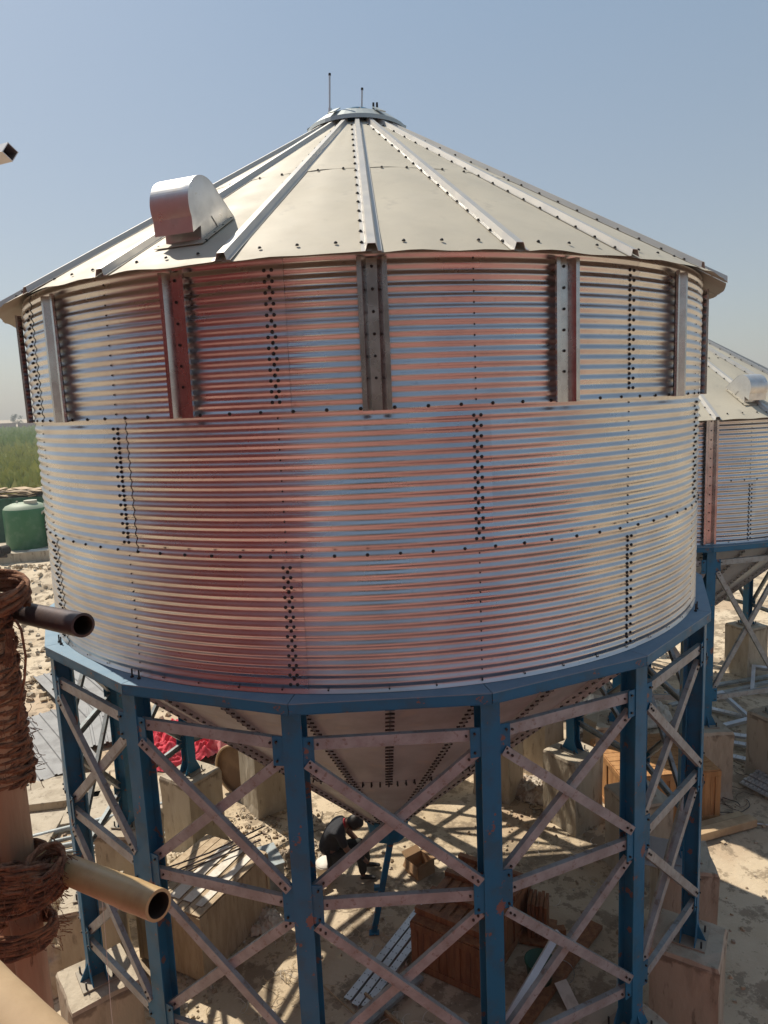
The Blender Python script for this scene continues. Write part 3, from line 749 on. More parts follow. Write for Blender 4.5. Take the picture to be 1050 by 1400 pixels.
cloth((-3.1, 1.25, G+.02), .42, .32, .24, 12, 'plastic_bag', M_sack, 'crumpled pale plastic bag on the ground near the left pier', 'plastic bag', 50, 10)
cloth((-1.55, 1.35, G+.02), .3, .2, .14, 22, 'rag', mat('grey_rag', (.3, .24, .18), .9), 'crumpled grey rag on the shaded ground left of the worker', 'rag', 40, 10)
cloth((-1.75, .05, G+.02), .28, .24, .16, 42, 'plastic_bag', M_white, 'white crumpled plastic bag beside the lower left plywood crate', 'plastic bag', 50, 12)
cloth((-4.75, -.45, G+.02), .9, .8, .95, 29, 'tarpaulin', M_sack, 'pale tarpaulin heap at the left edge behind the wooden poles', 'tarpaulin', 70, 9)
cloth((2.85, 3.0, G+.01), .75, .5, .22, 51, 'scrap_heap', M_trash, 'pale heap of scraps behind the far right pier', 'scrap heap', 90, 22)
cloth((5.0, 6.1, G+.01), 1.1, 1.2, .45, 61, 'plastic_sheeting', M_white, 'heap of white plastic sheeting behind the right hand bays', 'plastic sheeting', 90, 18)
cloth((4.5, 4.6, G+.01), .8, .7, .3, 67, 'plastic_sheeting', M_trash, 'lower heap of pale sheeting in front of the white heap', 'plastic sheeting', 90, 18)

# bucket in the shade
root = empty('bucket', (1.70, -1.18, G+.01), 0, 'dark green bucket in the shade behind the central right leg', 'bucket')
b = MB(); n = 24
b.strip([[(r*cos(2*pi*i/n), r*sin(2*pi*i/n), z) for i in range(n+1)] for r, z in ((.001, .01), (.13, .01), (.165, .32), (.175, .32), (.175, .30))], None, 0, True); solidify(b.obj('bucket_wall', M_greendk, root), .004)
b = MB(); b.tube([(.17*cos(t), 0, .30+.13*sin(t)) for t in [pi*k/12 for k in range(13)]], .004, 6); b.obj('handle', M_galv, root, Matrix.Rotation(1.1, 4, 'Y'))

# ------------------------------------------------------------------ worker sitting on a bucket
def person():
    root = empty('person', (-.93, .98, G+.02), 0, 'person in a black shirt and dark trousers sitting bent forward beside the hopper outlet', 'person')
    ez = G+.02
    def L(x, y, z): return (x+.93, y-.98, z-ez)
    def skin(name, m, verts, edges, root_i=0, parent=root, sub=2):
        me = bpy.data.meshes.new(name); me.from_pydata([L(*v[0]) for v in verts], edges, []); me.materials.append(m)
        for p in me.polygons: p.use_smooth = True
        o = inst(me, name, parent)
        sk = o.modifiers.new('skin', 'SKIN'); sk.use_smooth_shade = True
        for i, v in enumerate(verts):
            d = me.skin_vertices[0].data[i]; r = v[1]; d.radius = r if isinstance(r, tuple) else (r, r)
            d.use_root = (i == root_i)
        ss = o.modifiers.new('sub', 'SUBSURF'); ss.levels = sub; ss.render_levels = sub
        return o
    # joints, facing +x, trunk bent forward; pelvis on a bucket 0.28 high
    pel = (-.90, .98, -4.34); wst = (-.86, .98, -4.20); chs = (-.77, .98, -4.03); shb = (-.68, .98, -3.93); nk = (-.60, .98, -3.90); hd0 = (-.55, .98, -3.885); hd1 = (-.47, .98, -3.90)
    V = [(pel, (.13, .15)), (wst, (.11, .13)), (chs, (.12, .15)), (shb, (.075, .10)), (nk, .048), (hd0, .07),
         ((-.69, .80, -3.96), .06), ((-.60, .76, -4.18), .046), ((-.42, .82, -4.33), .032),      # near arm
         ((-.69, 1.16, -3.96), .06), ((-.58, 1.20, -4.18), .046), ((-.40, 1.12, -4.34), .032),
         ((-.80, .88, -4.36), .095), ((-.43, .84, -4.30), .066), ((-.40, .85, -4.50), .056), ((-.39, .85, -4.66), .036),
         ((-.80, 1.08, -4.36), .095), ((-.42, 1.13, -4.30), .066), ((-.36, 1.13, -4.50), .056), ((-.32, 1.13, -4.66), .036)]
    E_ = [(0, 1), (1, 2), (2, 3), (3, 4), (4, 5), (3, 6), (6, 7), (7, 8), (3, 9), (9, 10), (10, 11), (0, 12), (12, 13), (13, 14), (14, 15), (0, 16), (16, 17), (17, 18), (18, 19)]
    skin('person_body', M_skin, V, E_)
    # head with nose, brow, jaw; face turned down and forward
    hm = MB(); n, mrings = 24, 18; vs = []
    c = Vector((-.475, .98, -3.905)); ax = Vector((.62, 0, -.50)).normalized(); upv = Vector((.50, 0, .62)).normalized(); sd_ = Vector((0, -1, 0))
    for j in range(mrings+1):
        th = pi*j/mrings
        for i in range(n):
            ph = 2*pi*i/n; x, y, z = sin(th)*cos(ph), sin(th)*sin(ph), cos(th)
            rx, ry, rz_ = .098, .077, .118
            k = 1.0
            if z < 0: ry *= 1+.35*z*.6; rx *= 1+.12*z
            p = Vector((x*rx, y*ry, z*rz_))
            if x > .7 and abs(y) < .22 and -.35 < z < .08: p.x += .022*(1-abs(y)/.22)*(1-abs(z+.13)/.23 if abs(z+.13) < .23 else 0)
            if x > .5 and abs(abs(y)-.33) < .16 and abs(z-.08) < .12: p.x -= .008
            if x > .75 and abs(y) < .3 and abs(z+.5) < .07: p.x += .006
            vs.append(tuple(Vector(L(*(c+ax*p.x+sd_*p.y+upv*p.z)))))
    fs = [(j*n+i, j*n+(i+1) % n, (j+1)*n+(i+1) % n, (j+1)*n+i) for j in range(mrings) for i in range(n)]
    hm.add(vs, fs, 0, True)
    for s in (-1, 1):
        e = c+ax*.0+sd_*s*.078-upv*.01
        ring = [Vector(L(*(e+ax*.02*cos(t)+upv*.032*sin(t)+sd_*s*.008))) for t in [2*pi*k/10 for k in range(11)]]
        hm.tube(ring, .007, 6)
    hm.obj('head', M_skin, root)
    hr = MB(); vs = []
    for j in range(12):
        th = pi*.60*j/11
        for i in range(n):
            ph = 2*pi*i/n; x, y, z = sin(th)*cos(ph), sin(th)*sin(ph), cos(th)
            if x > .35 and z < .55: z = .55*.6+z*.4
            q = 1.10+.07*noise.noise(Vector((x*6, y*6, z*6)))
            p = Vector((x*.098*q-.008, y*.077*q, z*.118*q)); vs.append(tuple(Vector(L(*(c+ax*p.x+sd_*p.y+upv*p.z)))))
    hr.add(vs, [(j*n+i, j*n+(i+1) % n, (j+1)*n+(i+1) % n, (j+1)*n+i) for j in range(11) for i in range(n)], 0, True); solidify(hr.obj('hair', M_hair, root), .012, 1)
    g = .014
    skin('shirt', M_shirt, [((-.91, .98, -4.37), (.15, .17)), (wst, (.145, .165)), (chs, (.165, .185)), (shb, (.14, .165)), ((-.628, .98, -3.912), .092),
                            ((-.69, .79, -3.96), .075), ((-.62, .755, -4.14), .062), ((-.69, 1.17, -3.96), .075), ((-.60, 1.20, -4.14), .062)],
         [(0, 1), (1, 2), (2, 3), (3, 4), (3, 5), (5, 6), (3, 7), (7, 8)])
    skin('trousers', M_trous, [((-.90, .98, -4.385), (.14, .165)), ((-.80, .88, -4.365), .105), ((-.42, .84, -4.30), .078), ((-.395, .85, -4.48), .07), ((-.39, .85, -4.62), .056),
                               ((-.80, 1.08, -4.365), .105), ((-.41, 1.13, -4.30), .078), ((-.355, 1.13, -4.48), .07), ((-.325, 1.13, -4.62), .056)],
         [(0, 1), (1, 2), (2, 3), (3, 4), (0, 5), (5, 6), (6, 7), (7, 8)])
    col = MB(); cc = Vector((-.625, .98, -3.905)); cax = Vector((.95, 0, .1)).normalized(); cu = Vector((-.1, 0, .95))
    col.tube([Vector(L(*(cc+cu*.068*cos(t)+sd_*.068*sin(t)))) for t in [2*pi*k/16 for k in range(17)]], .016, 8, cap=False); col.obj('collar', M_redcol, root)
    for y, x in ((.85, -.39), (1.13, -.325)):
        skin('shoe', M_shoe, [((x-.05, y, -4.675), (.036, .03)), ((x+.04, y, -4.67), (.04, .034)), ((x+.16, y, -4.685), (.04, .022)), ((x+.19, y, -4.69), (.03, .016))], [(0, 1), (1, 2), (2, 3)])
    # hands: palm plus five unequal bent fingers, closed on a small tool
    for (hx, hy, hz_), s in (((-.40, .83, -4.345), 1), ((-.38, 1.11, -4.355), -1)):
        Vh = [((hx, hy, hz_), (.022, .028)), ((hx+.045, hy, hz_-.03), (.014, .036))]; Eh = [(0, 1)]
        for q, ln in enumerate((.030, .036, .034, .026)):
            dy = (-.027+.018*q)*s; i0 = len(Vh)
            Vh += [((hx+.062, hy+dy, hz_-.042), .0095), ((hx+.062+ln*.7, hy+dy, hz_-.060), .0085), ((hx+.062+ln*.8, hy+dy, hz_-.060-ln*.9), .0075)]
            Eh += [(1, i0), (i0, i0+1), (i0+1, i0+2)]
        i0 = len(Vh); Vh += [((hx+.028, hy-.036*s, hz_-.022), .011), ((hx+.052, hy-.048*s, hz_-.048), .0095), ((hx+.066, hy-.036*s, hz_-.068), .008)]; Eh += [(0, i0), (i0, i0+1), (i0+1, i0+2)]
        skin('hand', M_skin, Vh, Eh, sub=1)
person()
b = MB(); n = 24
b.strip([[(r*cos(2*pi*i/n), r*sin(2*pi*i/n), z) for i in range(n+1)] for r, z in ((.001, .225), (.15, .225), (.155, .21), (.135, .0), (.001, 0))], None, 0, True); b.tube([(.157*cos(2*pi*i/n), .157*sin(2*pi*i/n), .20) for i in range(n+1)], .006, 6, cap=False)
tag(b.obj('paint_bucket', M_white, None, T(-.93, .98, G+.01)), 'white upturned bucket the worker sits on', 'bucket')
b = MB(); b.tube([(-.27, 0, .06), (-.1, .01, .065), (.1, -.01, .06), (.27, 0, .055)], [.055, .06, .058, .05], 14)
tag(b.obj('log', M_woodl, None, T(-1.12, .62, G+.02) @ RZ(28)), 'short pale log on the ground in front of the worker', 'log')

# ------------------------------------------------------------------ rubble, straw, wires
def rubble(pts, n, seed, lab, smin, smax, m):
    rnd = random.Random(seed); b = MB()
    for k in range(n):
        cx, cy, rr = rnd.choice(pts); a = rnd.uniform(0, 2*pi); d = rr*rnd.random()**.6
        x, y = cx+d*cos(a), cy+d*sin(a); s = rnd.uniform(smin, smax)**1.0
        X = T(x, y, G+ground_h(x, y)+s*.25) @ Matrix.Rotation(rnd.uniform(0, 6), 4, Vector((rnd.random(), rnd.random(), rnd.random()+.2)))
        vs = [(sx*s*rnd.uniform(.3, .6), sy*s*rnd.uniform(.3, .6), sz*s*rnd.uniform(.2, .45)) for sx in (-1, 1) for sy in (-1, 1) for sz in (-1, 1)]
        b.add(vs, [(0, 1, 3, 2), (4, 6, 7, 5), (0, 4, 5, 1), (2, 3, 7, 6), (0, 2, 6, 4), (1, 5, 7, 3)], rnd.randrange(len(m)), False, X)
    tag(b.obj('rubble', m), lab, 'rubble', kind='stuff')
M_soil = mat('soil_clod', (.46, .37, .25), .95); M_soild = mat('soil_clod_dark', (.33, .25, .165), .95)
rubble([(-14.8, 19.8, 4), (-12.5, 16, 4), (-9, 12, 5), (-8, 9, 4), (-16, 21, 3)], 1500, 1, 'scattered clods of dry earth on the bare ground at the left', .02, .15, [M_soil, M_conc, M_soild])
rubble([(-1.9, 2.5, .8), (-2.2, 1.6, 1.0), (-1.3, 1.4, .5), (-1.9, .3, .7), (2.6, 2.7, .9), (3.1, 2.2, .6), (-2.7, -1.2, .6), (5.2, 3.2, 1.5), (6, 5.5, 1.6), (0, -.4, 3.2), (-4.8, 1.2, 1.3), (3.5, 0, 3.0), (7.5, 9, 3)], 2200, 2, 'small stones and scraps scattered under the silo', .008, .055, [M_conc, M_soild, M_trash, M_soil])
def squiggles(pts, n, seed, lab, m, r, ln, name, cat='wire', flat=True):
    rnd = random.Random(seed); b = MB()
    for k in range(n):
        cx, cy, rr = rnd.choice(pts); a = rnd.uniform(0, 2*pi); d = rr*rnd.random()**.7; x, y = cx+d*cos(a), cy+d*sin(a)
        h = rnd.uniform(0, 2*pi); P = []; L_ = rnd.uniform(.4, 1)*ln; N_ = 9; tw = rnd.uniform(-.55, .55)
        for i in range(N_):
            P.append((x, y, G+ground_h(x, y)+.006+.03*rnd.random())); h += tw+rnd.uniform(-.3, .3); x += cos(h)*L_/N_; y += sin(h)*L_/N_
        b.tube(P, r, 4, rnd.randrange(len(m)), smooth=False)
    tag(b.obj(name, m), lab, cat, kind='stuff')
squiggles([(-.05, -.35, .45), (-1.5, -.1, .5), (-2.0, .6, .5), (.1, -1.9, .5), (-1.3, -.8, .4), (2.2, .9, .8), (2.5, 3.1, .7), (-.2, .1, .5), (-1.6, -1.5, .5), (3.1, 1.0, .8)], 230, 4, 'pale straw and packing strips scattered on the ground', [M_straw, M_white, M_sack], .004, .38, 'straw', 'straw')
squiggles([(-1.5, 1.9, .7), (-2.4, 2.6, .5), (-1.0, 2.2, .5), (2.6, 2.6, .6), (5.6, 2.2, .5), (5.6, 3.2, .8)], 70, 5, 'dark twigs and wire offcuts lying in the shade', [M_bark, M_pipe], .005, .6, 'twigs', 'twigs')
b = MB(); P = []
for k in range(40): t = k/39; P.append((5.45+.34*cos(t*6.5)+.2*t, 2.15+.26*sin(t*6.5)+.1*t, G+.05+.01*sin(k)))
b.tube(P, .007, 6); tag(b.obj('cable', M_bolt), 'dark cable loop lying on the ground right of the plywood crate', 'cable')
b = MB(); b.tube([(5.35, 1.85, G+.03), (6.6, 1.35, G+.04)], .012, 6); tag(b.obj('thin_rod', M_galvnew), 'thin bright rod on the ground at the right edge', 'rod')
X, L2 = between((-.9, -1.0, G+.03), (-.1, -1.9, G+.03), (0, 0, 1)); b = MB(); b.box((0, 0, 0), (L2, .012, .012), X); b.box((0, 0, 0), (L2*.6, .07, .03), X @ T(.3, -.01, .25)); tag(b.obj('timber_offcut', M_woodl), 'pale timber offcut below the bright channels', 'timber')
b = MB(); b.box((0, 0, 0), (1.9, .16, .05)); tag(b.obj('dark_plank', M_wood, None, T(2.0, -1.05, G+.06) @ RZ(48)), 'dark plank on the shaded ground right of the brown crate', 'plank')
b = MB(); b.box((0, 0, 0), (.16, .28, .004)); tag(b.obj('paper_tag', M_white, None, T(1.95, -1.42, G+.08) @ RZ(20) @ Matrix.Rotation(.5, 4, 'X')), 'small white paper scrap beside the green bucket', 'paper')

# ------------------------------------------------------------------ scaffold at the left
def pole(name, P, r, m, lab, cat, group=None, nodes=(), hollow=False, n=28, seed=0):
    b = MB(); P = [Vector(p) for p in P]; K = 40; pts = []; rr = []
    for k in range(K+1):
        t = k/K; p = P[0].lerp(P[1], t); j = .0
        rad = r*(1+.03*noise.noise(Vector((t*9, seed, 0))))
        for nd in nodes: rad += r*.07*math.exp(-((t-nd)/.008)**2)
        pts.append(p+Vector((noise.noise(Vector((t*3, seed, 1))), noise.noise(Vector((t*3, seed, 2))), 0))*.004*0); rr.append(rad)
    if not hollow: b.tube(pts, rr, n)
    else:
        b.tube(pts, rr, n, cap=False)
        d = (P[1]-P[0]).normalized()
        inner = [pts[-1], pts[-1]-d*.0005, pts[-1]-d*.16]
        b.tube([pts[-1]-d*.0, pts[-1]+d*.0005], [rr[-1], rr[-1]*.80], n, cap=False)
        b.tube([pts[-1]+d*.0005, pts[-1]-d*.16], [rr[-1]*.80, rr[-1]*.76], n, 1, cap=False); b.tube([pts[-1]-d*.155, pts[-1]-d*.16], [rr[-1]*.79]*2, n, 1)
    return tag(b.obj(name, [m, mat('hollow_inside', (.05, .025, .015), .8)] if hollow else m), lab, cat, group)
SG = 'upright wooden scaffold poles'
zt = 1.80
pole('wooden_pole', ((-.697, -7.37, 1.72), (-.645, -7.475, G)), .028, M_pole, 'right hand reddish wooden pole of the rope bound pair', 'scaffold pole', SG, seed=1)
pole('wooden_pole', ((-.738, -7.335, zt), (-.705, -7.40, G)), .029, M_pole, 'left hand reddish wooden pole of the rope bound pair', 'scaffold pole', SG, seed=2)
pole('wooden_pole', ((-.79, -7.30, zt), (-.765, -7.35, G)), .034, M_pole, 'darker third wooden pole at the very left edge', 'scaffold pole', SG, seed=3)
pole('steel_scaffold_pipe', ((-1.6, -6.46, 1.655), (-.493, -7.455, 1.766)), .0205, M_pipe, 'dark steel pipe sticking out from the rope near the left edge', 'scaffold pipe', hollow=True)
pole('bamboo_pole', ((-1.5, -6.76, 1.16), (-.375, -7.565, 1.327)), .0250, M_bamboo, 'sunlit hollow bamboo pole jutting out to the right from the lashed poles', 'bamboo pole', nodes=(.35, .62, .955), hollow=True, seed=5)
pole('bamboo_pole', ((-0.659, -7.802, 1.558), (-0.308, -8.039, 1.498)), .037, M_woodl, 'pale thick pole end crossing the bottom left corner', 'bamboo pole', seed=6)
# tall outer pole beyond the frame carries the metal tip at the top left
pole('wooden_pole', ((-.80, -7.23, 3.2), (-.80, -7.29, G)), .03, M_pole, 'outer wooden pole just beyond the left edge', 'scaffold pole', SG, seed=9)
b = MB(); X, L2 = between((-.95, -7.0, 2.62), (-.628, -7.225, 2.588), (.3, -1, -.2))
b.add([(x, y, z) for x in (-L2/2, L2/2) for y, z in ((0, .015), (.015, 0), (0, -.015), (-.015, 0))], [(0, 1, 5, 4), (1, 2, 6, 5), (2, 3, 7, 6), (3, 0, 4, 7), (0, 3, 2, 1)], 0, False, X)
tag(solidify(b.obj('square_tube', M_galvnew), .002), 'tip of a galvanised square tube poking in at the upper left edge', 'steel tube')

def coil(b, c, ax, ay, z0, z1, turns, r, seed, tilt=0, mi=0):
    rnd = random.Random(seed); P = []; K = int(turns*22)
    for k in range(K+1):
        t = k/K; a = t*turns*2*pi
        jit = noise.noise(Vector((a*.23, seed, 0)))*.007
        z = z0+(z1-z0)*t+tilt*sin(a)*ax+noise.noise(Vector((a*.31, seed, 4)))*.007
        P.append((c[0](z)+(ax+jit)*cos(a), c[1](z)+(ay+jit)*sin(a), z))
    # two twisted strands give the rope its lay
    for s in (0, pi):
        Q = []
        for k, p in enumerate(P):
            q = k*.9+s; a = k/K*turns*2*pi
            Q.append((p[0]+cos(a)*r*.55*cos(q), p[1]+sin(a)*r*.55*cos(q), p[2]+r*.55*sin(q)))
        b.tube(Q, r*.72, 6, mi)
def fray(b, c, ax, ay, z0, z1, n, seed, ln=.035):
    rnd = random.Random(seed)
    for k in range(n):
        a = rnd.uniform(-pi, pi*.3); z = rnd.uniform(z0, z1); x = c[0](z)+(ax+.004)*cos(a); y = c[1](z)+(ay+.004)*sin(a); P = [(x, y, z)]
        d = Vector((cos(a)+rnd.uniform(-.7, .7), sin(a)+rnd.uniform(-.7, .7), rnd.uniform(-1, .6))).normalized()
        for i in range(3): 
            d += Vector((rnd.uniform(-.5, .5), rnd.uniform(-.5, .5), rnd.uniform(-.7, .3))); d.normalize(); x += d.x*ln/3; y += d.y*ln/3; z += d.z*ln/3; P.append((x, y, z))
        b.tube(P, .0007, 3, smooth=False)
cx = (lambda z: -.712+.05*(1.7-z), lambda z: -7.36)
RG = 'coir rope lashings on the wooden poles'
b = MB()
coil(b, cx, .040, .038, 1.44, 1.80, 38, .0048, 1, .10); coil(b, cx, .045, .042, 1.80, 1.46, 22, .0046, 2, -.12); coil(b, cx, .048, .045, 1.60, 1.80, 6, .0046, 3, .3)
coil(b, (lambda z: -.715, lambda z: -7.34), .075, .055, 1.775, 1.815, 5, .0065, 4, .2)
fray(b, cx, .046, .044, 1.44, 1.82, 260, 5, .02)
tag(b.obj('rope_lashing', M_rope), 'long thick coir rope lashing wound under the dark steel pipe', 'rope', RG)
cx2 = (lambda z: -.697, lambda z: -7.405)
b = MB()
coil(b, cx2, .074, .050, 1.235, 1.315, 12, .0046, 11, .12); coil(b, cx2, .079, .055, 1.32, 1.24, 8, .0046, 12, -.25); coil(b, (lambda z: -.612, lambda z: -7.44), .030, .036, 1.275, 1.335, 8, .0045, 13, .4)
coil(b, (lambda z: -.645, lambda z: -7.43), .046, .046, 1.325, 1.275, 6, .0045, 15, -.5)
fray(b, cx2, .080, .056, 1.23, 1.33, 200, 14, .02); fray(b, (lambda z: -.612, lambda z: -7.44), .032, .038, 1.27, 1.335, 120, 16, .022)
tag(b.obj('rope_lashing', M_rope), 'coir rope lashing tying the bamboo pole to the uprights', 'rope', RG)
b = MB(); coil(b, cx2, .066, .046, 1.155, 1.19, 5, .0048, 21, .15); coil(b, cx2, .069, .048, 1.19, 1.16, 4, .0046, 22, -.1); fray(b, cx2, .074, .05, 1.15, 1.19, 70, 23, .02)
tag(b.obj('rope_lashing', M_rope), 'lowest narrow coir rope lashing round the wooden poles', 'rope', RG)
b = MB(); b.tube([(-.632, -7.40, 1.765), (-.619, -7.41, 1.75), (-.617, -7.41, 1.70), (-.624, -7.41, 1.66), (-.636, -7.41, 1.62), (-.645, -7.41, 1.58)], .0022, 6)
for k in range(14): 
    x = -.650+.001*k; b.tube([(x, -7.40, 1.75), (x+.004*sin(k), -7.405, 1.725), (x-.008+.003*cos(k*2), -7.41, 1.69-.002*(k % 5))], .0012, 4)
tag(b.obj('rope_end', M_rope), 'loose frayed rope end hanging below the dark steel pipe', 'rope')
b = MB(); b.tube([(-.505, -7.47, 1.31), (-.507, -7.47, 1.22), (-.512, -7.47, 1.05), (-.51, -7.47, .8)], .0006, 4)
tag(b.obj('white_thread', M_white), 'thin white thread hanging below the bamboo pole', 'thread')

# ------------------------------------------------------------------ distance at the left
M_cream2 = mat('dusty_green_top', (.26, .32, .22), .6)
def tank(x, y, r, h, lab):
    root = empty('water_tank', (x, y, G+.35), 0, lab, 'tank', 'green tanks on the slab at the left'); n = 32
    prof = [(r*.98, 0), (r, .05), (r, h*.82), (r*.97, h*.88), (r*.86, h*.94), (r*.6, h*.985), (r*.25, h), (.001, h*1.003)]
    b = MB(); b.strip([[(q*cos(2*pi*i/n), q*sin(2*pi*i/n), z) for i in range(n+1)] for q, z in prof[:4]], None, 0, True); b.obj('tank_body', M_green, root)
    b = MB(); b.strip([[(q*cos(2*pi*i/n), q*sin(2*pi*i/n), z) for i in range(n+1)] for q, z in prof[3:]], None, 0, True); b.obj('tank_dome', M_cream2, root)
    b = MB(); b.tube([(.35*r, -.1, h*.97), (.35*r, -.1, h*1.05)], .3*r, 16); b.obj('manhole', M_cream, root); b = MB(); b.tube([(-.3*r, -.1, h*.97), (-.3*r, -.1, h*1.04)], .05, 8); b.obj('valve', M_cream, root)
    b = MB()
    for k in range(4): a = pi/4+k*pi/2; b.box((r*.8*cos(a), r*.8*sin(a), -.15), (.18, .18, .4))
    b.obj('foot', M_greendk, root)
tank(-17.45, 27.2, 1.02, 2.3, 'dusty green pressure tank on the slab at the left edge')
tank(-15.85, 27.9, 1.02, 2.1, 'second green tank mostly hidden behind the big silo')
b = MB(); b.tube([(-16.55, 26.9, G+.5), (-16.6, 26.9, G+1.9), (-16.5, 26.9, G+2.15), (-16.2, 27.0, G+2.3)], .06, 10); tag(b.obj('standpipe', M_cream), 'pale bent standpipe between the two green tanks', 'pipe')
b = MB(); b.tube([(-17.75, 24.9, G+.62), (-17.6, 25.3, G+.62)], .25, 20, 1); b.tube([(-17.77, 24.84, G+.62), (-17.75, 24.9, G+.62)], .12, 16); b.box((-17.68, 25.1, G+.42), (.4, .3, .2)); tag(b.obj('motor', [M_pipe, M_dark]), 'dark round motor end standing before the green tank', 'motor')
b = MB(); b.box((0, 0, .2), (14, 3.8, .42)); b.box((0, -1.9, .22), (14, .12, .5)); tag(b.obj('tank_slab', M_conc, None, T(-20.3, 26.4, G) @ RZ(13)), 'low concrete slab carrying the green tanks', 'slab')
b = MB(); b.box((0, 0, .03), (1.6, .5, .05)); tag(b.obj('white_board', M_white, None, T(-15.9, 25.7, G+.45) @ RZ(8)), 'white board lying on the slab right of the green tank', 'board')
root = empty('green_container', (-21, 31.5, G), 10, 'dark green container behind the tanks with rubbish on its roof', 'container')
b = MB(); b.box((0, 0, 1.25), (14, 2.4, 2.5)); b.obj('container_wall', M_greendk, root)
b = MB()
for k in range(8): b.box((-6.9+1.97*k, -1.22, 1.25), (.07, .05, 2.5))
b.box((0, -1.23, 2.47), (14.05, .07, .1)); b.obj('frame', M_greendk, root)
b = MB(); rnd = random.Random(8)
for k in range(160):
    X = T(-21+rnd.uniform(-7, 7), 31.6+rnd.uniform(-.9, 1.5), G+2.58+rnd.uniform(0, .28)) @ Matrix.Rotation(rnd.uniform(-.12, .12), 4, 'X') @ Matrix.Rotation(rnd.uniform(-.12, .12), 4, 'Y') @ RZ(rnd.uniform(0, 180))
    b.box((0, 0, 0), (rnd.uniform(.6, 1.8), rnd.uniform(.3, .8), .03), X, rnd.randrange(3))
tag(b.obj('roof_rubbish', [M_trash, M_woodl, M_soild]), 'pale broken boards and sheeting heaped on the green container', 'rubbish', kind='stuff')

def crop(y0, y1, h0, h1, n, seed, m, lab, sz):
    rnd = random.Random(seed); b = MB()
    for k in range(n):
        y = y0+(y1-y0)*rnd.random()**1.0; d = y+8.6
        x = -d*math.tan(R(rnd.uniform(17, 34)))
        h = (h0+(h1-h0)*rnd.random())*(1+.5*noise.noise(Vector((x*.12, y*.12, 2)))); s = sz*(.6+.8*rnd.random())
        a = rnd.uniform(0, pi); z = G+h*rnd.uniform(.35, 1); tz = rnd.uniform(.4, 1.0)*s
        dx, dy = cos(a)*s*.5, sin(a)*s*.5
        b.add([(x-dx, y-dy, z-tz*.5), (x+dx, y+dy, z-tz*.4), (x+dx*.3+rnd.uniform(-.2, .2)*s, y+rnd.uniform(-.2, .2)*s, z+tz)], [(0, 1, 2)])
    b_ = b
    # leafy canopy base so the ground does not show through
    vs = []; nx, ny = 60, 60
    for j in range(ny+1):
        y = y0+(y1-y0)*j/ny; d = y+8.6
        for i in range(nx+1):
            x = -d*math.tan(R(16+19*i/nx)); z = G+h0*(.75+.55*noise.noise(Vector((x*.15, y*.15, 7)))+.25*noise.noise(Vector((x*.6, y*.6, 3))))
            if j in (0, ny): z = G
            vs.append((x, y, z))
    N_ = nx+1; b_.add(vs, [(j*N_+i, (j+1)*N_+i, (j+1)*N_+i+1, j*N_+i+1) for j in range(ny) for i in range(nx)], 0, True)
    tag(b_.obj('crop_field', m), lab, 'crop field', kind='stuff')
crop(46, 120, 1.3, 2.1, 16000, 1, M_field, 'yellow green bushy crop beyond the green container', .7)
crop(128, 330, 1.6, 2.4, 16000, 2, M_fieldfar, 'greener far crop field towards the horizon', 1.5)
# far wall, houses, trees
b = MB()
for k in range(12): b.box((-330+k*25+.5, 372+3*k, 4.0/2), (24.6, .5, 4.0+(k % 3)*.3), T(0, 0, G)); b.box((-330+k*25-12, 372+3*k, 2.2), (.9, .9, 4.6), T(0, 0, G))
tag(b.obj('boundary_wall', M_brown), 'long brown wall beyond the far crop field', 'wall')
for k, (x, y, wd, h, rz_) in enumerate(((-214, 385, 12, 6.5, 10), (-176, 420, 16, 5.5, -6))):
    root = empty('house', (x, y, G), rz_, ['small pale house on the horizon at the far left', 'long low pale house on the horizon behind the fields'][k], 'house', 'houses on the horizon')
    b = MB(); b.box((0, 0, h/2), (wd, 8, h)); b.box((0, 0, h+.3), (wd+.6, 8.6, .5)); b.obj('wall', M_house, root)
    for j in range(3):
        b = MB(); b.box((-wd/3+j*wd/3, -4.02, h*.55), (1.4, .1, 1.6)); b.obj('window', M_dark, root)
def tree(x, y, h, seed, lab):
    rnd = random.Random(seed); root = empty('tree', (x, y, G), 0, lab, 'tree', 'trees along the horizon')
    b = MB(); b.tube([(0, 0, 0), (.1, 0, h*.3), (.0, .2, h*.6)], [.35, .25, .1], 7)
    for k in range(4): a = k*1.6; b.tube([(.1, 0, h*.3), (cos(a)*h*.18, sin(a)*h*.18, h*.6)], [.16, .05], 5)
    b.obj('trunk', M_bark, root); b = MB()
    cl = [(rnd.gauss(0, h*.2), rnd.gauss(0, h*.2), h*rnd.uniform(.42, .88), h*rnd.uniform(.1, .2)) for k in range(9)]
    for k in range(520):
        cx_, cy_, cz, cr = rnd.choice(cl); v = Vector((rnd.gauss(0, 1), rnd.gauss(0, 1), rnd.gauss(0, 1))).normalized()*cr*rnd.random()**.4
        s = h*.05; p = Vector((cx_, cy_, cz))+v
        b.add([p+Vector((rnd.uniform(-s, s), rnd.uniform(-s, s), rnd.uniform(-s, s))) for q in range(3)], [(0, 1, 2)])
    b.obj('crown', M_leaf, root)
for k in range(9):
    tree(-262+k*15+random.uniform(-3, 3), 400+random.uniform(-10, 25), 8.5+random.uniform(-2.5, 2.5), 100+k,
         '%s dark tree on the hazy horizon beyond the fields' % ['Leftmost', 'Second from left', 'Third from left', 'Fourth from left', 'Fifth from left', 'Sixth from left', 'Seventh from left', 'Eighth from left', 'Rightmost'][k])

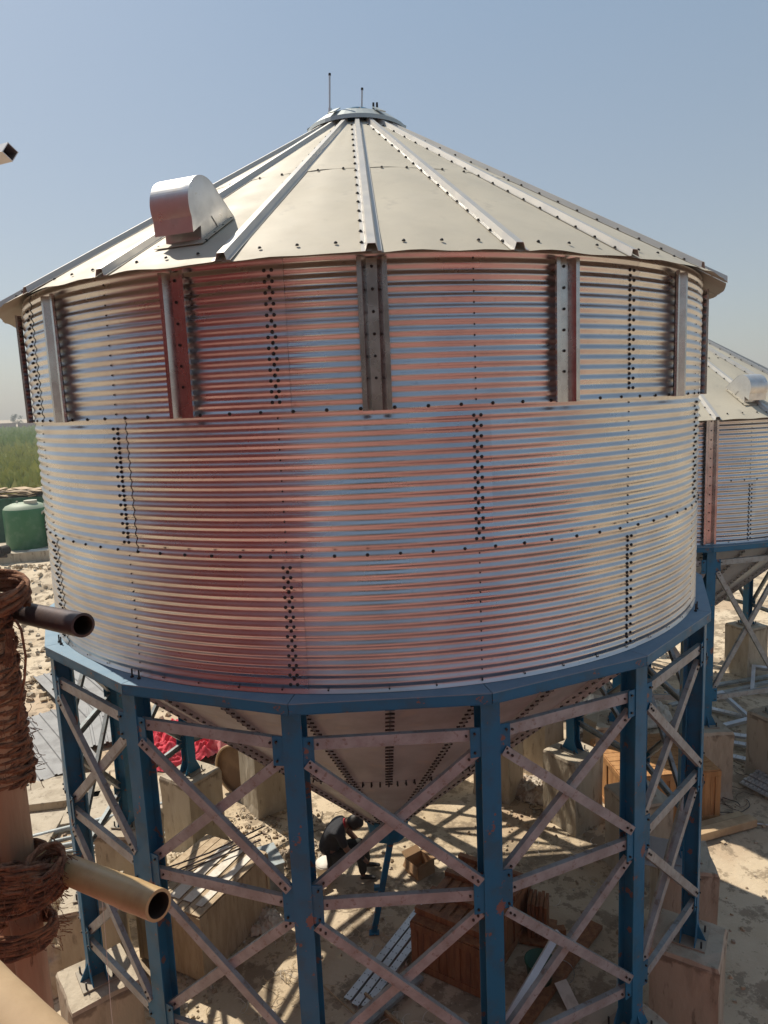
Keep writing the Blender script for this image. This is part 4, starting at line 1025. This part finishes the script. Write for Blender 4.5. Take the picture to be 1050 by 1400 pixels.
# ------------------------------------------------------------------ unseen site behind the camera, placed for its reflections in the galvanised wall
root = empty('site_building', (-8.2, -7.3, G), -29.9, 'tall red clad building standing behind the camera to the left', 'building')
b = MB(); b.box((0, -1.5, 7.2), (12, 3, 14.4))
b.obj('wall', M_redwall, root)
b = MB()
for k in range(49): b.box((-6+.25*k, .018, 7.2), (.05, .036, 14.4))
b.obj('cladding_rib', M_redwall, root)
b = MB(); b.box((0, -1.5, 14.5), (12.4, 3.4, .16)); b.obj('roof', M_tin, root)
b = MB(); b.box((6.0, -10.3, 2.45), (19, .3, 4.9), T(0, 0, G))
for k in range(7): b.box((-3.2+3.1*k, -10.13, 2.45), (.35, .1, 5.0), T(0, 0, G))
tag(b.obj('site_wall', M_salmon), 'long salmon rendered wall behind the camera', 'wall')

b = MB(); b.add([(-16, -10.1, G+.06), (16, -10.1, G+.06), (16, -4.9, G+.06), (-9, -4.9, G+.06)], [(0, 1, 2, 3)])  # invented red floor out of view, added for salmon bands in the silo wall
tag(b.obj('added_red_floor', M_salmon), kind='structure')
b = MB(); b.box((.2, -11.4, 5.2), (2.4, 1.6, 10.4), T(0, 0, G))  # unseen dark block, added to mirror dark in the silo and cut ambient light
for k in range(4): b.box((.2, -10.58, 1.5+2.6*k), (2.5, .1, .2), T(0, 0, G))
tag(b.obj('added_dark_tower', mat('dark_tower', (.05, .035, .03), .8)), 'unseen narrow tower added behind the camera for its dark reflection', 'tower')
# ------------------------------------------------------------------ dusty air
b = MB(); b.box((-50, 245, 5), (700, 540, 32))
hm_ = bpy.data.materials.new('dusty_air'); hm_.use_nodes = True; t = hm_.node_tree; t.nodes.remove(t.nodes['Principled BSDF'])
v = t.nodes.new('ShaderNodeVolumePrincipled'); v.inputs['Color'].default_value = (.80, .82, .84, 1); v.inputs['Density'].default_value = .0010; v.inputs['Anisotropy'].default_value = 0
t.links.new(v.outputs[0], t.nodes['Material Output'].inputs['Volume'])
tag(b.obj('haze', hm_), kind='stuff', label='thin dusty haze over the fields')

root = empty('red_backdrop', (5.3, -12.2, G), 0, 'unseen tall narrow red shed behind the camera to the right', 'backdrop')  # unseen red block, added to turn the silo's right side reflections pink
b = MB(); b.box((0, 0, 4.6), (3.2, 2.2, 9.2)); b.obj('wall', M_redwall, root)
b = MB(); b.box((0, 0, 9.26), (3.5, 2.5, .1)); b.obj('roof', M_tin, root)
